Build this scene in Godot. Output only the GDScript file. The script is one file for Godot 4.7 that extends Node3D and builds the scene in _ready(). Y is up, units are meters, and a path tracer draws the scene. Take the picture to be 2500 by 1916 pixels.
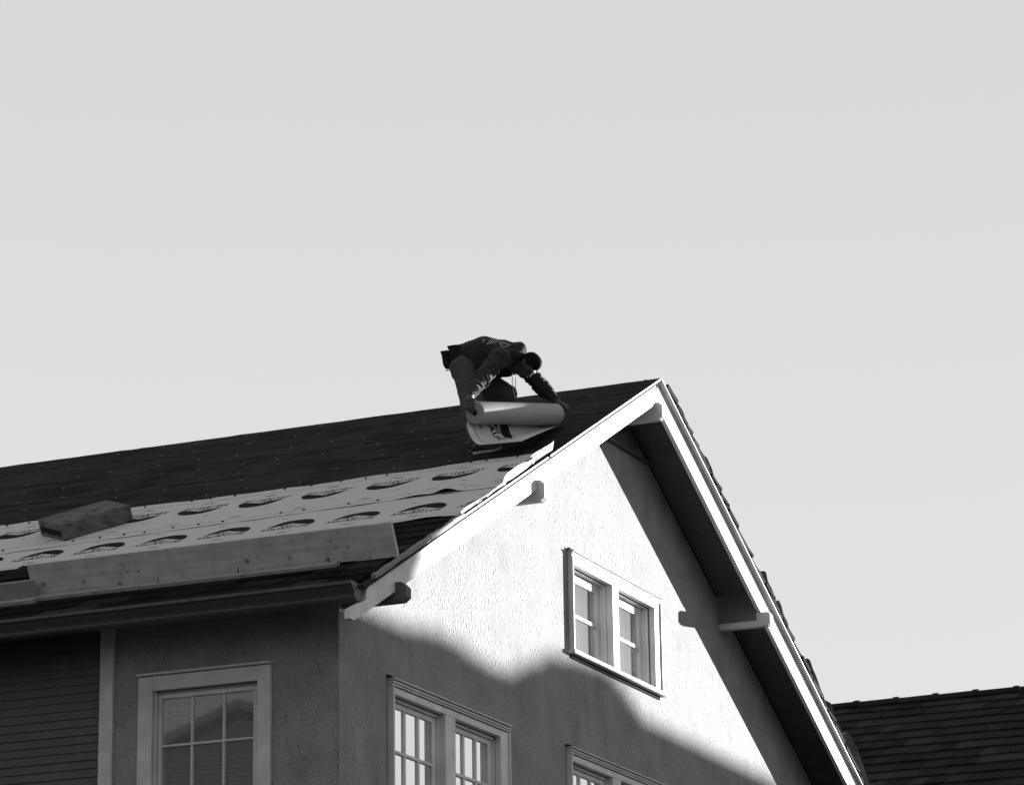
extends Node3D
# A grey-toned photograph of a roofer unrolling underlayment on a stucco house. Metres, y up.
# The house's near corner stands on x = 0, z = 0: the gable wall is the plane x = 0 (facing +x), the eave wall is z = 0 (facing +z).

const CAM := Vector3(11.98904, 1.6, 24.13564)
const SUN := Vector3(0.4264, 0.1279, -0.8955)      # towards the sun
const YR := 11.2308       # ridge height
const ZR := -6.2609       # ridge line z
const M := 0.51848        # roof pitch
const CS := 1.12642
const XF := 0.485         # front face of the rake boards
const XE := 0.525         # edge of the roof covering at the gable

var rng := RandomNumberGenerator.new()
var mats := {}
var names := {}
var ns := Vector3(0, 1, M) / CS     # normal of the near slope
var ds := Vector3(0, -M, 1) / CS    # down the near slope
var nr := Vector3(0, 1, -M) / CS
var dr := Vector3(0, -M, -1) / CS
var BS: Basis
var BR: Basis

# ------------------------------------------------------------------ helpers: nodes
func numbered(called: String, parent: Node) -> String:
	var key := "%d/%s" % [parent.get_instance_id(), called]
	var n: int = names.get(key, 0)
	names[key] = n + 1
	return called if n == 0 else "%s_%03d" % [called, n]

func thing(called: String, label: String, category: String, at := Vector3.ZERO, group := "") -> Node3D:
	var o := Node3D.new()
	o.name = numbered(called, self)
	add_child(o)
	o.position = at
	tag(o, label, category, group)
	return o

func tag(o: Node, label: String, category := "", group := "", kind := "") -> void:
	if label != "": o.set_meta("label", label)
	if category != "": o.set_meta("category", category)
	if group != "": o.set_meta("group", group)
	if kind != "": o.set_meta("kind", kind)

func put(called: String, mesh: Mesh, m: Material, parent: Node = self, xf := Transform3D.IDENTITY) -> MeshInstance3D:
	var o := MeshInstance3D.new()
	o.name = numbered(called, parent)
	o.mesh = mesh
	o.material_override = m
	parent.add_child(o)
	o.transform = xf
	return o

func begin() -> SurfaceTool:
	var st := SurfaceTool.new()
	st.begin(Mesh.PRIMITIVE_TRIANGLES)
	st.set_smooth_group(-1)
	return st

func done(st: SurfaceTool) -> ArrayMesh:
	st.generate_normals()
	return st.commit()

# ------------------------------------------------------------------ helpers: shapes
func tri(st: SurfaceTool, a: Vector3, b: Vector3, c: Vector3, n: Vector3, ua := Vector2.ZERO, ub := Vector2.ZERO, uc := Vector2.ZERO) -> void:
	if (a - c).cross(a - b).dot(n) < 0.0:
		var t := b; b = c; c = t
		var u := ub; ub = uc; uc = u
	st.set_uv(ua); st.add_vertex(a)
	st.set_uv(ub); st.add_vertex(b)
	st.set_uv(uc); st.add_vertex(c)

func quad(st: SurfaceTool, a: Vector3, b: Vector3, c: Vector3, d: Vector3, n: Vector3, uv := Rect2(0, 0, 1, 1)) -> void:
	var e := uv.end
	tri(st, a, b, c, n, uv.position, Vector2(e.x, uv.position.y), e)
	tri(st, a, c, d, n, uv.position, e, Vector2(uv.position.x, e.y))

# a box with chamfered edges; half sizes h along the columns of b; uv runs along x (metres) and around y
func box(st: SurfaceTool, at: Vector3, b: Basis, h: Vector3, c := 0.0) -> void:
	h = h.abs()
	c = minf(c, minf(h.x, minf(h.y, h.z)) * 0.6)
	var P := func(s: Vector3, ax: int) -> Vector3:
		var q := Vector3(s.x * h.x, s.y * h.y, s.z * h.z)
		for i in 3:
			if i != ax: q[i] -= s[i] * c
		return at + b * q
	for ax in 3:
		var u := (ax + 1) % 3
		var v := (ax + 2) % 3
		for sg in [-1.0, 1.0]:
			var k: Array[Vector3] = []
			for w in [[-1.0, -1.0], [1.0, -1.0], [1.0, 1.0], [-1.0, 1.0]]:
				var s := Vector3.ZERO
				s[ax] = sg; s[u] = w[0]; s[v] = w[1]
				k.append(s)
			var r := Rect2(0, 0, 1, 1)
			if ax == 0: r = Rect2(0, 0, h.z * 2, h.y * 2)
			elif ax == 1: r = Rect2(0, 0, h.x * 2, h.z * 2)
			else: r = Rect2(0, 0, h.x * 2, h.y * 2)
			if ax == 1:   # keep the grain along x
				quad(st, P.call(k[0], ax), P.call(k[3], ax), P.call(k[2], ax), P.call(k[1], ax), b[ax] * sg, r)
			else:
				quad(st, P.call(k[0], ax), P.call(k[1], ax), P.call(k[2], ax), P.call(k[3], ax), b[ax] * sg, r)
	if c <= 0.0: return
	for ax in 3:
		var u := (ax + 1) % 3
		var v := (ax + 2) % 3
		for w in [[-1.0, -1.0], [1.0, -1.0], [1.0, 1.0], [-1.0, 1.0]]:
			var s0 := Vector3.ZERO
			s0[ax] = -1.0; s0[u] = w[0]; s0[v] = w[1]
			var s1 := s0
			s1[ax] = 1.0
			quad(st, P.call(s0, u), P.call(s1, u), P.call(s1, v), P.call(s0, v), b[u] * w[0] + b[v] * w[1], Rect2(0, 0, h[ax] * 2, c))
	for x in [-1.0, 1.0]:
		for y in [-1.0, 1.0]:
			for z in [-1.0, 1.0]:
				var s := Vector3(x, y, z)
				tri(st, P.call(s, 0), P.call(s, 1), P.call(s, 2), b * s)

func box_mesh(h: Vector3, c := 0.0) -> ArrayMesh:
	var st := begin()
	box(st, Vector3.ZERO, Basis.IDENTITY, h, c)
	return done(st)

# box between two corners
func slab(st: SurfaceTool, lo: Vector3, hi: Vector3, c := 0.0) -> void:
	box(st, (lo + hi) / 2, Basis.IDENTITY, (hi - lo) / 2, c)

# polygon in the plane o + x*ex + y*ey, extruded by e
func prism(st: SurfaceTool, poly: PackedVector2Array, o: Vector3, ex: Vector3, ey: Vector3, e: Vector3) -> void:
	var idx := Geometry2D.triangulate_polygon(poly)
	for i in range(0, idx.size(), 3):
		for k in 2:
			var off := o + (e if k == 1 else Vector3.ZERO)
			var p := poly[idx[i]]; var q := poly[idx[i + 1]]; var r := poly[idx[i + 2]]
			tri(st, off + ex * p.x + ey * p.y, off + ex * q.x + ey * q.y, off + ex * r.x + ey * r.y, e if k == 1 else -e, p, q, r)
	var sgn := -1.0 if Geometry2D.is_polygon_clockwise(poly) else 1.0
	for i in poly.size():
		var p := poly[i]; var q := poly[(i + 1) % poly.size()]
		var t := q - p
		var n := (ex * t.y - ey * t.x) * sgn
		var a := o + ex * p.x + ey * p.y
		var b := o + ex * q.x + ey * q.y
		quad(st, a, b, b + e, a + e, n, Rect2(0, 0, t.length(), e.length()))

# sheet from a grid of points, with thickness th along -n
func sheet(st: SurfaceTool, rows: Array, uvs: Array, up: Vector3, smooth := true) -> void:
	st.set_smooth_group(1 if smooth else -1)
	for i in rows.size() - 1:
		var r0: PackedVector3Array = rows[i]
		var r1: PackedVector3Array = rows[i + 1]
		var t0: PackedVector2Array = uvs[i]
		var t1: PackedVector2Array = uvs[i + 1]
		for j in r0.size() - 1:
			# fixed winding, chosen so that the first cell faces up
			var a := r0[j]; var b := r0[j + 1]; var c := r1[j + 1]; var d := r1[j]
			st.set_uv(t0[j]); st.add_vertex(a)
			st.set_uv(t0[j + 1]); st.add_vertex(b)
			st.set_uv(t1[j + 1]); st.add_vertex(c)
			st.set_uv(t0[j]); st.add_vertex(a)
			st.set_uv(t1[j + 1]); st.add_vertex(c)
			st.set_uv(t1[j]); st.add_vertex(d)
	st.set_smooth_group(-1)

func tube(st: SurfaceTool, pts: PackedVector3Array, r: float, n := 8, r_end := -1.0) -> void:
	var fr: Array = []
	var side := Vector3.UP
	for i in pts.size():
		var t := (pts[mini(i + 1, pts.size() - 1)] - pts[maxi(i - 1, 0)]).normalized()
		if absf(t.dot(side)) > 0.95: side = Vector3.RIGHT
		var u := t.cross(side).normalized()
		var v := u.cross(t).normalized()
		side = v
		var rr := r if r_end < 0.0 else lerpf(r, r_end, float(i) / (pts.size() - 1))
		var ring := PackedVector3Array()
		for k in n:
			var a := TAU * k / n
			ring.append(pts[i] + (u * cos(a) + v * sin(a)) * rr)
		fr.append(ring)
	st.set_smooth_group(2)
	for i in pts.size() - 1:
		for k in n:
			var k2 := (k + 1) % n
			var a: Vector3 = fr[i][k]; var b: Vector3 = fr[i][k2]; var c: Vector3 = fr[i + 1][k2]; var d: Vector3 = fr[i + 1][k]
			quad(st, a, b, c, d, (a + c) / 2 - (pts[i] + pts[i + 1]) / 2, Rect2(float(k) / n, 0, 1.0 / n, 1))
	st.set_smooth_group(-1)
	for e in [0, pts.size() - 1]:
		var dirn := (pts[0] - pts[1]) if e == 0 else (pts[e] - pts[e - 1])
		for k in n:
			tri(st, pts[e], fr[e][k], fr[e][(k + 1) % n], dirn)

# rings of equal size joined to a closed skin
func loft(st: SurfaceTool, rings: Array, caps := true) -> void:
	st.set_smooth_group(3)
	var cs := PackedVector3Array()
	for r in rings:
		var c := Vector3.ZERO
		for p in r: c += p
		cs.append(c / r.size())
	for i in rings.size() - 1:
		var n: int = rings[i].size()
		for k in n:
			var k2 := (k + 1) % n
			var a: Vector3 = rings[i][k]; var b: Vector3 = rings[i][k2]; var c: Vector3 = rings[i + 1][k2]; var d: Vector3 = rings[i + 1][k]
			quad(st, a, b, c, d, (a + b + c + d) / 4 - (cs[i] + cs[i + 1]) / 2)
	if caps:
		st.set_smooth_group(-1)
		for e in [0, rings.size() - 1]:
			var o: int = 1 if e == 0 else e - 1
			var n: int = rings[e].size()
			for k in n:
				tri(st, cs[e], rings[e][k], rings[e][(k + 1) % n], cs[e] - cs[o])
	st.set_smooth_group(-1)

func rf(x: float, s: float, h := 0.0) -> Vector3: return Vector3(x, YR, ZR) + ds * s + ns * h
func rr(x: float, s: float, h := 0.0) -> Vector3: return Vector3(x, YR, ZR) + dr * s + nr * h

# ------------------------------------------------------------------ helpers: skins from joints (surface nets)
class Hull:
	var v := PackedVector3Array()
	var n := PackedVector3Array()
	var t := PackedInt32Array()
	func mesh() -> ArrayMesh:
		var a := []
		a.resize(Mesh.ARRAY_MAX)
		a[Mesh.ARRAY_VERTEX] = v
		a[Mesh.ARRAY_NORMAL] = n
		a[Mesh.ARRAY_INDEX] = t
		var m := ArrayMesh.new()
		m.add_surface_from_arrays(Mesh.PRIMITIVE_TRIANGLES, a)
		return m

func dist(bones: Array, p: Vector3, k: float) -> float:
	var s := 0.0
	for o in bones:
		var a: Vector3 = o[0]
		var ab: Vector3 = o[1] - a
		var f := clampf((p - a).dot(ab) / maxf(ab.length_squared(), 1e-9), 0.0, 1.0)
		s += exp(-k * ((p - a - ab * f).length() - lerpf(o[2], o[3], f)))
	return -log(maxf(s, 1e-12)) / k

func net(skin: Hull, bones: Array, cell: float, k: float, disp = null) -> void:
	var lo := Vector3.INF
	var hi := -Vector3.INF
	for o in bones:
		for e in 2:
			var r: float = o[2 + e]
			var p: Vector3 = o[e]
			lo = lo.min(p - Vector3.ONE * (r + cell * 4))
			hi = hi.max(p + Vector3.ONE * (r + cell * 4))
	var d := ((hi - lo) / cell).ceil()
	var nx := int(d.x) + 1
	var ny := int(d.y) + 1
	var nz := int(d.z) + 1
	var g := PackedFloat32Array()
	g.resize(nx * ny * nz)
	g.fill(0.0)
	var pad := cell * 3.0 + 1.5 / k
	for o in bones:
		var a: Vector3 = o[0]
		var b: Vector3 = o[1]
		var ra: float = o[2]
		var rb: float = o[3]
		var ab := b - a
		var l2 := maxf(ab.length_squared(), 1e-9)
		var r := maxf(ra, rb) + pad
		var i0 := ((a.min(b) - Vector3.ONE * r - lo) / cell).floor()
		var i1 := ((a.max(b) + Vector3.ONE * r - lo) / cell).ceil()
		var x0 := maxi(int(i0.x), 0); var x1 := mini(int(i1.x), nx - 1)
		var y0 := maxi(int(i0.y), 0); var y1 := mini(int(i1.y), ny - 1)
		var z0 := maxi(int(i0.z), 0); var z1 := mini(int(i1.z), nz - 1)
		for z in range(z0, z1 + 1):
			for y in range(y0, y1 + 1):
				var at := (z * ny + y) * nx
				for x in range(x0, x1 + 1):
					var p := Vector3(lo.x + x * cell, lo.y + y * cell, lo.z + z * cell) - a
					var f := clampf(p.dot(ab) / l2, 0.0, 1.0)
					var dd := (p - ab * f).length() - (ra + (rb - ra) * f)
					if dd < pad: g[at + x] += exp(-k * dd)
	for i in g.size():
		g[i] = -log(maxf(g[i], 1e-9)) / k
	var id := PackedInt32Array()
	id.resize(g.size())
	id.fill(-1)
	var base := skin.v.size()
	var vs := PackedVector3Array()
	var off := PackedInt32Array([0, 1, nx, nx + 1, nx * ny, nx * ny + 1, nx * ny + nx, nx * ny + nx + 1])
	var edges := [[0, 1], [2, 3], [4, 5], [6, 7], [0, 2], [1, 3], [4, 6], [5, 7], [0, 4], [1, 5], [2, 6], [3, 7]]
	for z in nz - 1:
		for y in ny - 1:
			for x in nx - 1:
				var at := (z * ny + y) * nx + x
				var first := g[at] < 0.0
				var mixed := false
				for q in range(1, 8):
					if (g[at + off[q]] < 0.0) != first:
						mixed = true
						break
				if not mixed: continue
				var sum := Vector3.ZERO
				var cnt := 0
				for e in edges:
					var u := g[at + off[e[0]]]
					var w := g[at + off[e[1]]]
					if (u < 0.0) != (w < 0.0):
						var f := u / (u - w)
						var c0 := Vector3(e[0] & 1, (e[0] >> 1) & 1, (e[0] >> 2) & 1)
						var c1 := Vector3(e[1] & 1, (e[1] >> 1) & 1, (e[1] >> 2) & 1)
						sum += c0.lerp(c1, f)
						cnt += 1
				id[at] = vs.size()
				vs.append(lo + (Vector3(x, y, z) + sum / cnt) * cell)
	var ts := PackedInt32Array()
	var step := [1, nx, nx * ny]
	for z in range(1, nz - 1):
		for y in range(1, ny - 1):
			for x in range(1, nx - 1):
				var at := (z * ny + y) * nx + x
				var inside := g[at] < 0.0
				for ax in 3:
					if (g[at + step[ax]] < 0.0) == inside: continue
					var su: int = step[(ax + 1) % 3]
					var sv: int = step[(ax + 2) % 3]
					var a := id[at]; var b := id[at - su]; var c := id[at - su - sv]; var e := id[at - sv]
					if a < 0 or b < 0 or c < 0 or e < 0: continue
					if inside: ts.append_array([a, c, b, a, e, c])
					else: ts.append_array([a, b, c, a, c, e])
	var nn := smooth_normals(vs, ts)
	if disp != null:
		for i in vs.size(): vs[i] += nn[i] * float(disp.call(vs[i], nn[i]))
		nn = smooth_normals(vs, ts)
	for i in ts.size(): ts[i] += base
	skin.v.append_array(vs)
	skin.n.append_array(nn)
	skin.t.append_array(ts)

func smooth_normals(vs: PackedVector3Array, ts: PackedInt32Array) -> PackedVector3Array:
	var nn := PackedVector3Array()
	nn.resize(vs.size())
	for i in range(0, ts.size(), 3):
		var a := vs[ts[i]]; var b := vs[ts[i + 1]]; var c := vs[ts[i + 2]]
		var f := (a - c).cross(a - b)
		nn[ts[i]] += f; nn[ts[i + 1]] += f; nn[ts[i + 2]] += f
	for i in nn.size(): nn[i] = nn[i].normalized()
	return nn

# ------------------------------------------------------------------ materials
func srgb(l: float) -> Color: return Color(l, l, l).linear_to_srgb()

func mat(l: float, rough := 0.9, tex: Texture2D = null, nrm: Texture2D = null, nscale := 1.0, tri_scale := Vector3.ZERO, world := true) -> StandardMaterial3D:
	var m := StandardMaterial3D.new()
	m.albedo_color = srgb(l)
	m.roughness = rough
	m.metallic_specular = 0.4
	if tex: m.albedo_texture = tex
	if nrm:
		m.normal_enabled = true
		m.normal_texture = nrm
		m.normal_scale = nscale
	if tri_scale != Vector3.ZERO:
		m.uv1_triplanar = true
		m.uv1_world_triplanar = world
		m.uv1_scale = tri_scale
	return m

func noise_img(w: int, h: int, freq: float, seed_: int, oct := 4, type := FastNoiseLite.TYPE_SIMPLEX_SMOOTH) -> PackedByteArray:
	var n := FastNoiseLite.new()
	n.seed = seed_
	n.noise_type = type
	n.frequency = freq
	n.fractal_type = FastNoiseLite.FRACTAL_FBM
	n.fractal_octaves = oct
	var im := n.get_seamless_image(w, h, false, false, 0.1, true)
	im.convert(Image.FORMAT_L8)
	return im.get_data()

# noise drawn small and stretched to w x h
func noise_stretch(w: int, h: int, w0: int, h0: int, freq: float, seed_: int, oct := 4) -> PackedByteArray:
	var im := Image.create_from_data(w0, h0, false, Image.FORMAT_L8, noise_img(w0, h0, freq, seed_, oct))
	im.resize(w, h, Image.INTERPOLATE_CUBIC)
	return im.get_data()

func grey_tex(w: int, h: int, d: PackedByteArray) -> ImageTexture:
	var im := Image.create_from_data(w, h, false, Image.FORMAT_L8, d)
	im.convert(Image.FORMAT_RGB8)
	im.generate_mipmaps()
	return ImageTexture.create_from_image(im)

func bump_tex(w: int, h: int, d: PackedByteArray, strength: float) -> ImageTexture:
	var im := Image.create_from_data(w, h, false, Image.FORMAT_L8, d)
	im.convert(Image.FORMAT_RGBA8)
	im.bump_map_to_normal_map(strength)
	return ImageTexture.create_from_image(im)

func lut(f: float) -> int: return clampi(int(round(Color(f, f, f).linear_to_srgb().r * 255.0)), 0, 255)

func make_materials() -> void:
	# stucco: mottled, streaked, speckled and cracked; 8 m x 4 m to the tile
	var W := 2048
	var H := 1024
	var a := noise_img(W, H, 0.006, 11, 4)
	var b := noise_stretch(W, H, 1024, 128, 0.03, 12, 3)
	var c := noise_img(W, H, 0.16, 13, 3)
	var s := noise_stretch(W, H, 2048, 512, 0.12, 14, 3)
	var alb := PackedByteArray()
	alb.resize(W * H)
	var hgt := PackedByteArray()
	hgt.resize(W * H)
	var tone := PackedByteArray()
	for i in 1024: tone.append(lut(i / 1023.0))
	for i in W * H:
		var f := 0.80 + (a[i] - 128) * 0.0013 + (b[i] - 128) * 0.0004 + (c[i] - 128) * 0.0009
		if s[i] < 74: f -= (74 - s[i]) * 0.010  # low spots of the relief darkened: bump shade put into the colour
		alb[i] = tone[clampi(int(f * 1023.0), 0, 1023)]
		hgt[i] = clampi(int(128.0 + (s[i] * 0.62 + c[i] * 0.38 - 128.0) * clampf((a[i] - 70) / 100.0, 0.3, 1.1)), 0, 255)
	rng.seed = 5
	for k in 420:      # hairline cracks, mostly running down
		var x := rng.randf() * W
		var y := rng.randf() * H
		var len_ := int(pow(rng.randf(), 4.0) * 60.0) + 3
		var dx := rng.randf_range(-0.5, 0.5)
		var dark := rng.randf_range(0.5, 0.85)
		for q in len_:
			dx = clampf(dx + rng.randf_range(-0.5, 0.5), -0.7, 0.7) * 0.9
			x += dx
			y += 1.0
			var i := posmod(int(y), H) * W + posmod(int(x), W)
			alb[i] = int(alb[i] * dark)
			hgt[i] = int(hgt[i] * 0.5)
	for k in 900:
		var i := int(rng.randf() * W * H)
		alb[i] = int(alb[i] * 0.4)
		if rng.randf() < 0.4: alb[posmod(i + W, W * H)] = int(alb[i] * 1.2)
	var stucco_t := grey_tex(W, H, alb)
	var stucco_n := bump_tex(W, H, hgt, 3.5)
	mats.stucco = mat(0.275, 0.95, stucco_t, stucco_n, 1.05, Vector3(0.125, 0.25, 0.125))
	# grime for paint and other plain surfaces: 2 m to the tile
	W = 512; H = 512
	a = noise_img(W, H, 0.012, 21, 5)
	c = noise_img(W, H, 0.2, 22, 2)
	alb.resize(W * H)
	hgt.resize(W * H)
	for i in W * H:
		var f := 0.86 + (a[i] - 128) * 0.0011 + (c[i] - 128) * 0.0004
		alb[i] = tone[clampi(int(f * 1023.0), 0, 1023)]
		hgt[i] = clampi(int(a[i] * 0.5 + c[i] * 0.5), 0, 255)
	var grime := grey_tex(W, H, alb)
	var grime_n := bump_tex(W, H, hgt, 2.0)
	var t2 := Vector3.ONE * 0.5
	b = noise_stretch(W, H, 128, 512, 0.03, 23, 4)
	var a2 := noise_img(W, H, 0.008, 24, 5)
	var fe := PackedByteArray()
	fe.resize(W * H)
	for i in W * H:
		var f := 0.62 + (a2[i] - 128) * 0.0030 + (b[i] - 128) * 0.0022 + (c[i] - 128) * 0.0008
		fe[i] = tone[clampi(int(f * 1023.0), 60, 1023)]
	var felt_t := grey_tex(W, H, fe)
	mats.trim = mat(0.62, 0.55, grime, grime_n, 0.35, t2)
	mats.trim_shade = mat(0.54, 0.6, grime, grime_n, 0.4, t2)  # eave-side copy of the trim, shade put into its tone
	mats.siding = mat(0.085, 0.7, grime, grime_n, 0.4, t2)
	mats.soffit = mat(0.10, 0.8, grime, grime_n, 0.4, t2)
	mats.lookout = mat(0.50, 0.65, grime, grime_n, 0.5, t2)
	mats.filler = mat(0.12, 0.8, grime, grime_n, 0.5, t2)
	mats.felt = mat(0.032, 0.85, felt_t, grime_n, 0.7, Vector3(0.25, 0.5, 0.5))
	mats.felt2 = mat(0.034, 0.85, felt_t, grime_n, 0.7, Vector3(0.2, 0.45, 0.45))
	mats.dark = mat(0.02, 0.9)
	mats.deck = mat(0.04, 0.9, grime, null, 1.0, t2)
	mats.gutter = mat(0.075, 0.45, grime, grime_n, 0.3, Vector3.ONE * 1.1)
	mats.foam = mat(0.165, 0.9, felt_t, grime_n, 0.8, Vector3.ONE * 1.4)
	mats.cap = mat(0.11, 0.6)
	mats.steel = mat(0.12, 0.4)
	mats.steel.metallic = 0.8
	mats.curtain = mat(0.36, 0.9, grime, null, 1.0, t2)
	mats.blind = mat(0.026, 0.6)
	mats.room = mat(0.04, 0.95)
	mats.grass = mat(0.045, 1.0, grime, grime_n, 1.0, Vector3.ONE * 0.2)
	mats.road = mat(0.06, 0.95, grime, grime_n, 1.0, Vector3.ONE * 0.3)
	mats.far_wall = mat(0.012, 0.9, grime, grime_n, 0.5, t2)
	mats.far_roof = mat(0.03, 0.9, grime, grime_n, 0.8, t2)
	mats.bark = mat(0.06, 0.95, grime, grime_n, 1.0, Vector3.ONE * 2.0)
	mats.leaf = mat(0.05, 0.8)
	# granular shingles, three tones
	a = noise_img(W, H, 0.05, 31, 4)
	c = noise_img(W, H, 0.45, 32, 2)
	for i in W * H:
		var f := 0.62 + (a[i] - 128) * 0.0022 + (c[i] - 128) * 0.0035
		alb[i] = tone[clampi(int(f * 1023.0), 40, 1023)]
		hgt[i] = clampi(int(a[i] * 0.4 + c[i] * 0.6), 0, 255)
	var grain := grey_tex(W, H, alb)
	var grain_n := bump_tex(W, H, hgt, 3.0)
	for i in 4:
		mats["shingle%d" % i] = mat([0.012, 0.018, 0.028, 0.045][i], 0.9, grain, grain_n, 0.8, Vector3.ONE * 2.0)
	for i in 5:
		mats["tile%d" % i] = mat([0.018, 0.022, 0.027, 0.032, 0.040][i], 0.85, grime, grime_n, 0.8, Vector3.ONE * 0.9)
	mats.strip_edge = mat(0.30, 0.85, grain, grain_n, 0.6, Vector3.ONE * 3.0)
	# sawn wood: u along the board, 1 m to the tile each way
	W = 1024; H = 256
	a = noise_stretch(W, H, 64, 256, 0.05, 41, 4)
	b = noise_img(W, H, 0.012, 42, 3)
	alb.resize(W * H)
	for i in W * H:
		var f := 0.82 + (a[i] - 128) * 0.0011 + (b[i] - 128) * 0.0009
		alb[i] = tone[clampi(int(f * 1023.0), 0, 1023)]
	rng.seed = 8
	for k in 26:        # knots
		var kx := rng.randf() * W
		var ky := rng.randf() * H
		var ks := 2.2 + 5.5 * pow(rng.randf(), 2.0)
		for y in range(int(ky - ks * 3), int(ky + ks * 3)):
			for x in range(int(kx - ks * 4), int(kx + ks * 4)):
				var e := exp(-(pow((x - kx) / (ks * 1.5), 2) + pow((y - ky) / ks, 2)))
				var i := posmod(y, H) * W + posmod(x, W)
				alb[i] = int(alb[i] * (1.0 - 0.42 * e))
	var wood := grey_tex(W, H, alb)
	mats.plank = mat(0.48, 0.85, wood)
	mats.plank.uv1_scale = Vector3(0.5, 1.4, 1)
	mats.plank_old = mat(0.26, 0.9, wood)
	mats.plank_old.uv1_scale = Vector3(0.9, 3.0, 1)
	mats.cleat = mat(0.30, 0.85, wood)
	mats.cleat.uv1_scale = Vector3(0.7, 3.0, 1)
	mats.print = mat(0.54, 0.6, print_tex())
	mats.print.normal_enabled = true
	mats.print.normal_texture = bump_tex(512, 512, hgt, 1.2)
	mats.print.normal_scale = 0.15
	mats.paper = mat(0.31, 0.6, grime, null, 1.0, t2)
	mats.flap = mat(0.40, 0.7, grime, grime_n, 0.5, t2)
	mats.paper_end = mat(0.24, 0.8, grime, null, 1.0, Vector3.ONE * 4.0)
	# cloth and person
	W = 512; H = 512
	a = noise_img(W, H, 0.02, 51, 4)
	mats.jacket = mat(0.030, 0.95, grime, bump_tex(W, H, a, 5.0), 0.8, Vector3.ONE * 1.5)
	mats.trousers = mat(0.072, 0.95, grime, bump_tex(W, H, a, 5.0), 0.7, Vector3.ONE * 1.5)
	mats.skin = mat(0.035, 0.6)
	mats.hair = mat(0.010, 0.7)
	mats.leather = mat(0.018, 0.55, grime, grime_n, 0.6, Vector3.ONE * 2.0)
	mats.shoe = mat(0.032, 0.7, grime, grime_n, 0.6, Vector3.ONE * 2.0)
	mats.sole = mat(0.42, 0.8, grime, null, 1.0, Vector3.ONE * 3.0)
	mats.ink = mat(0.34, 0.8)
	for k in ["felt", "felt2", "shingle0", "shingle1", "shingle2", "shingle3", "tile0", "tile1", "tile2", "tile3", "tile4", "hair", "jacket", "trousers", "leather", "dark", "deck", "soffit", "print", "foam"]:
		mats[k].metallic_specular = 0.12
		mats[k].roughness = 0.95
	mats.jacket.rim_enabled = true
	mats.jacket.rim = 0.35
	mats.jacket.rim_tint = 0.2
	# glass
	var gl := StandardMaterial3D.new()
	gl.albedo_color = Color(1, 1, 1, 0.06)
	gl.transparency = BaseMaterial3D.TRANSPARENCY_ALPHA
	gl.roughness = 0.02
	gl.metallic_specular = 0.5
	mats.glass = gl
	var g2 := gl.duplicate()
	g2.metallic_specular = 1.0
	mats.glass_bright = g2
	gl.metallic_specular = 0.05
	var gm := StandardMaterial3D.new()      # mirror metal instead of glass, brightening the sky reflected in the lower gable panes
	gm.albedo_color = srgb(0.86)
	gm.metallic = 1.0
	gm.roughness = 0.03
	mats.mirror_pane = gm

# one repeat of the printed underlayment, 0.65 m along the roll by 1.42 m across it; text edge at v = 0
const LETTERS := {
	"A": [[0, 0, 0.5, 1], [0.5, 1, 1, 0], [0.2, 0.35, 0.8, 0.35]],
	"Q": [[0.2, 0, 0.8, 0], [0.8, 0, 1, 0.3], [1, 0.3, 1, 0.7], [1, 0.7, 0.8, 1], [0.8, 1, 0.2, 1], [0.2, 1, 0, 0.7], [0, 0.7, 0, 0.3], [0, 0.3, 0.2, 0], [0.6, 0.3, 1, -0.1]],
	"U": [[0, 1, 0, 0.3], [0, 0.3, 0.25, 0], [0.25, 0, 0.75, 0], [0.75, 0, 1, 0.3], [1, 0.3, 1, 1]],
	"H": [[0, 0, 0, 1], [1, 0, 1, 1], [0, 0.5, 1, 0.5]],
	"I": [[0.5, 0, 0.5, 1]],
	"D": [[0, 0, 0, 1], [0, 1, 0.6, 1], [0.6, 1, 1, 0.7], [1, 0.7, 1, 0.3], [1, 0.3, 0.6, 0], [0.6, 0, 0, 0]],
	"E": [[0, 0, 0, 1], [0, 1, 1, 1], [0, 0.5, 0.8, 0.5], [0, 0, 1, 0]],
	"S": [[0, 0, 1, 0], [1, 0, 1, 0.5], [1, 0.5, 0, 0.5], [0, 0.5, 0, 1], [0, 1, 1, 1]],
	"W": [[0, 1, 0.25, 0], [0.25, 0, 0.5, 0.8], [0.5, 0.8, 0.75, 0], [0.75, 0, 1, 1]],
}

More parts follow.
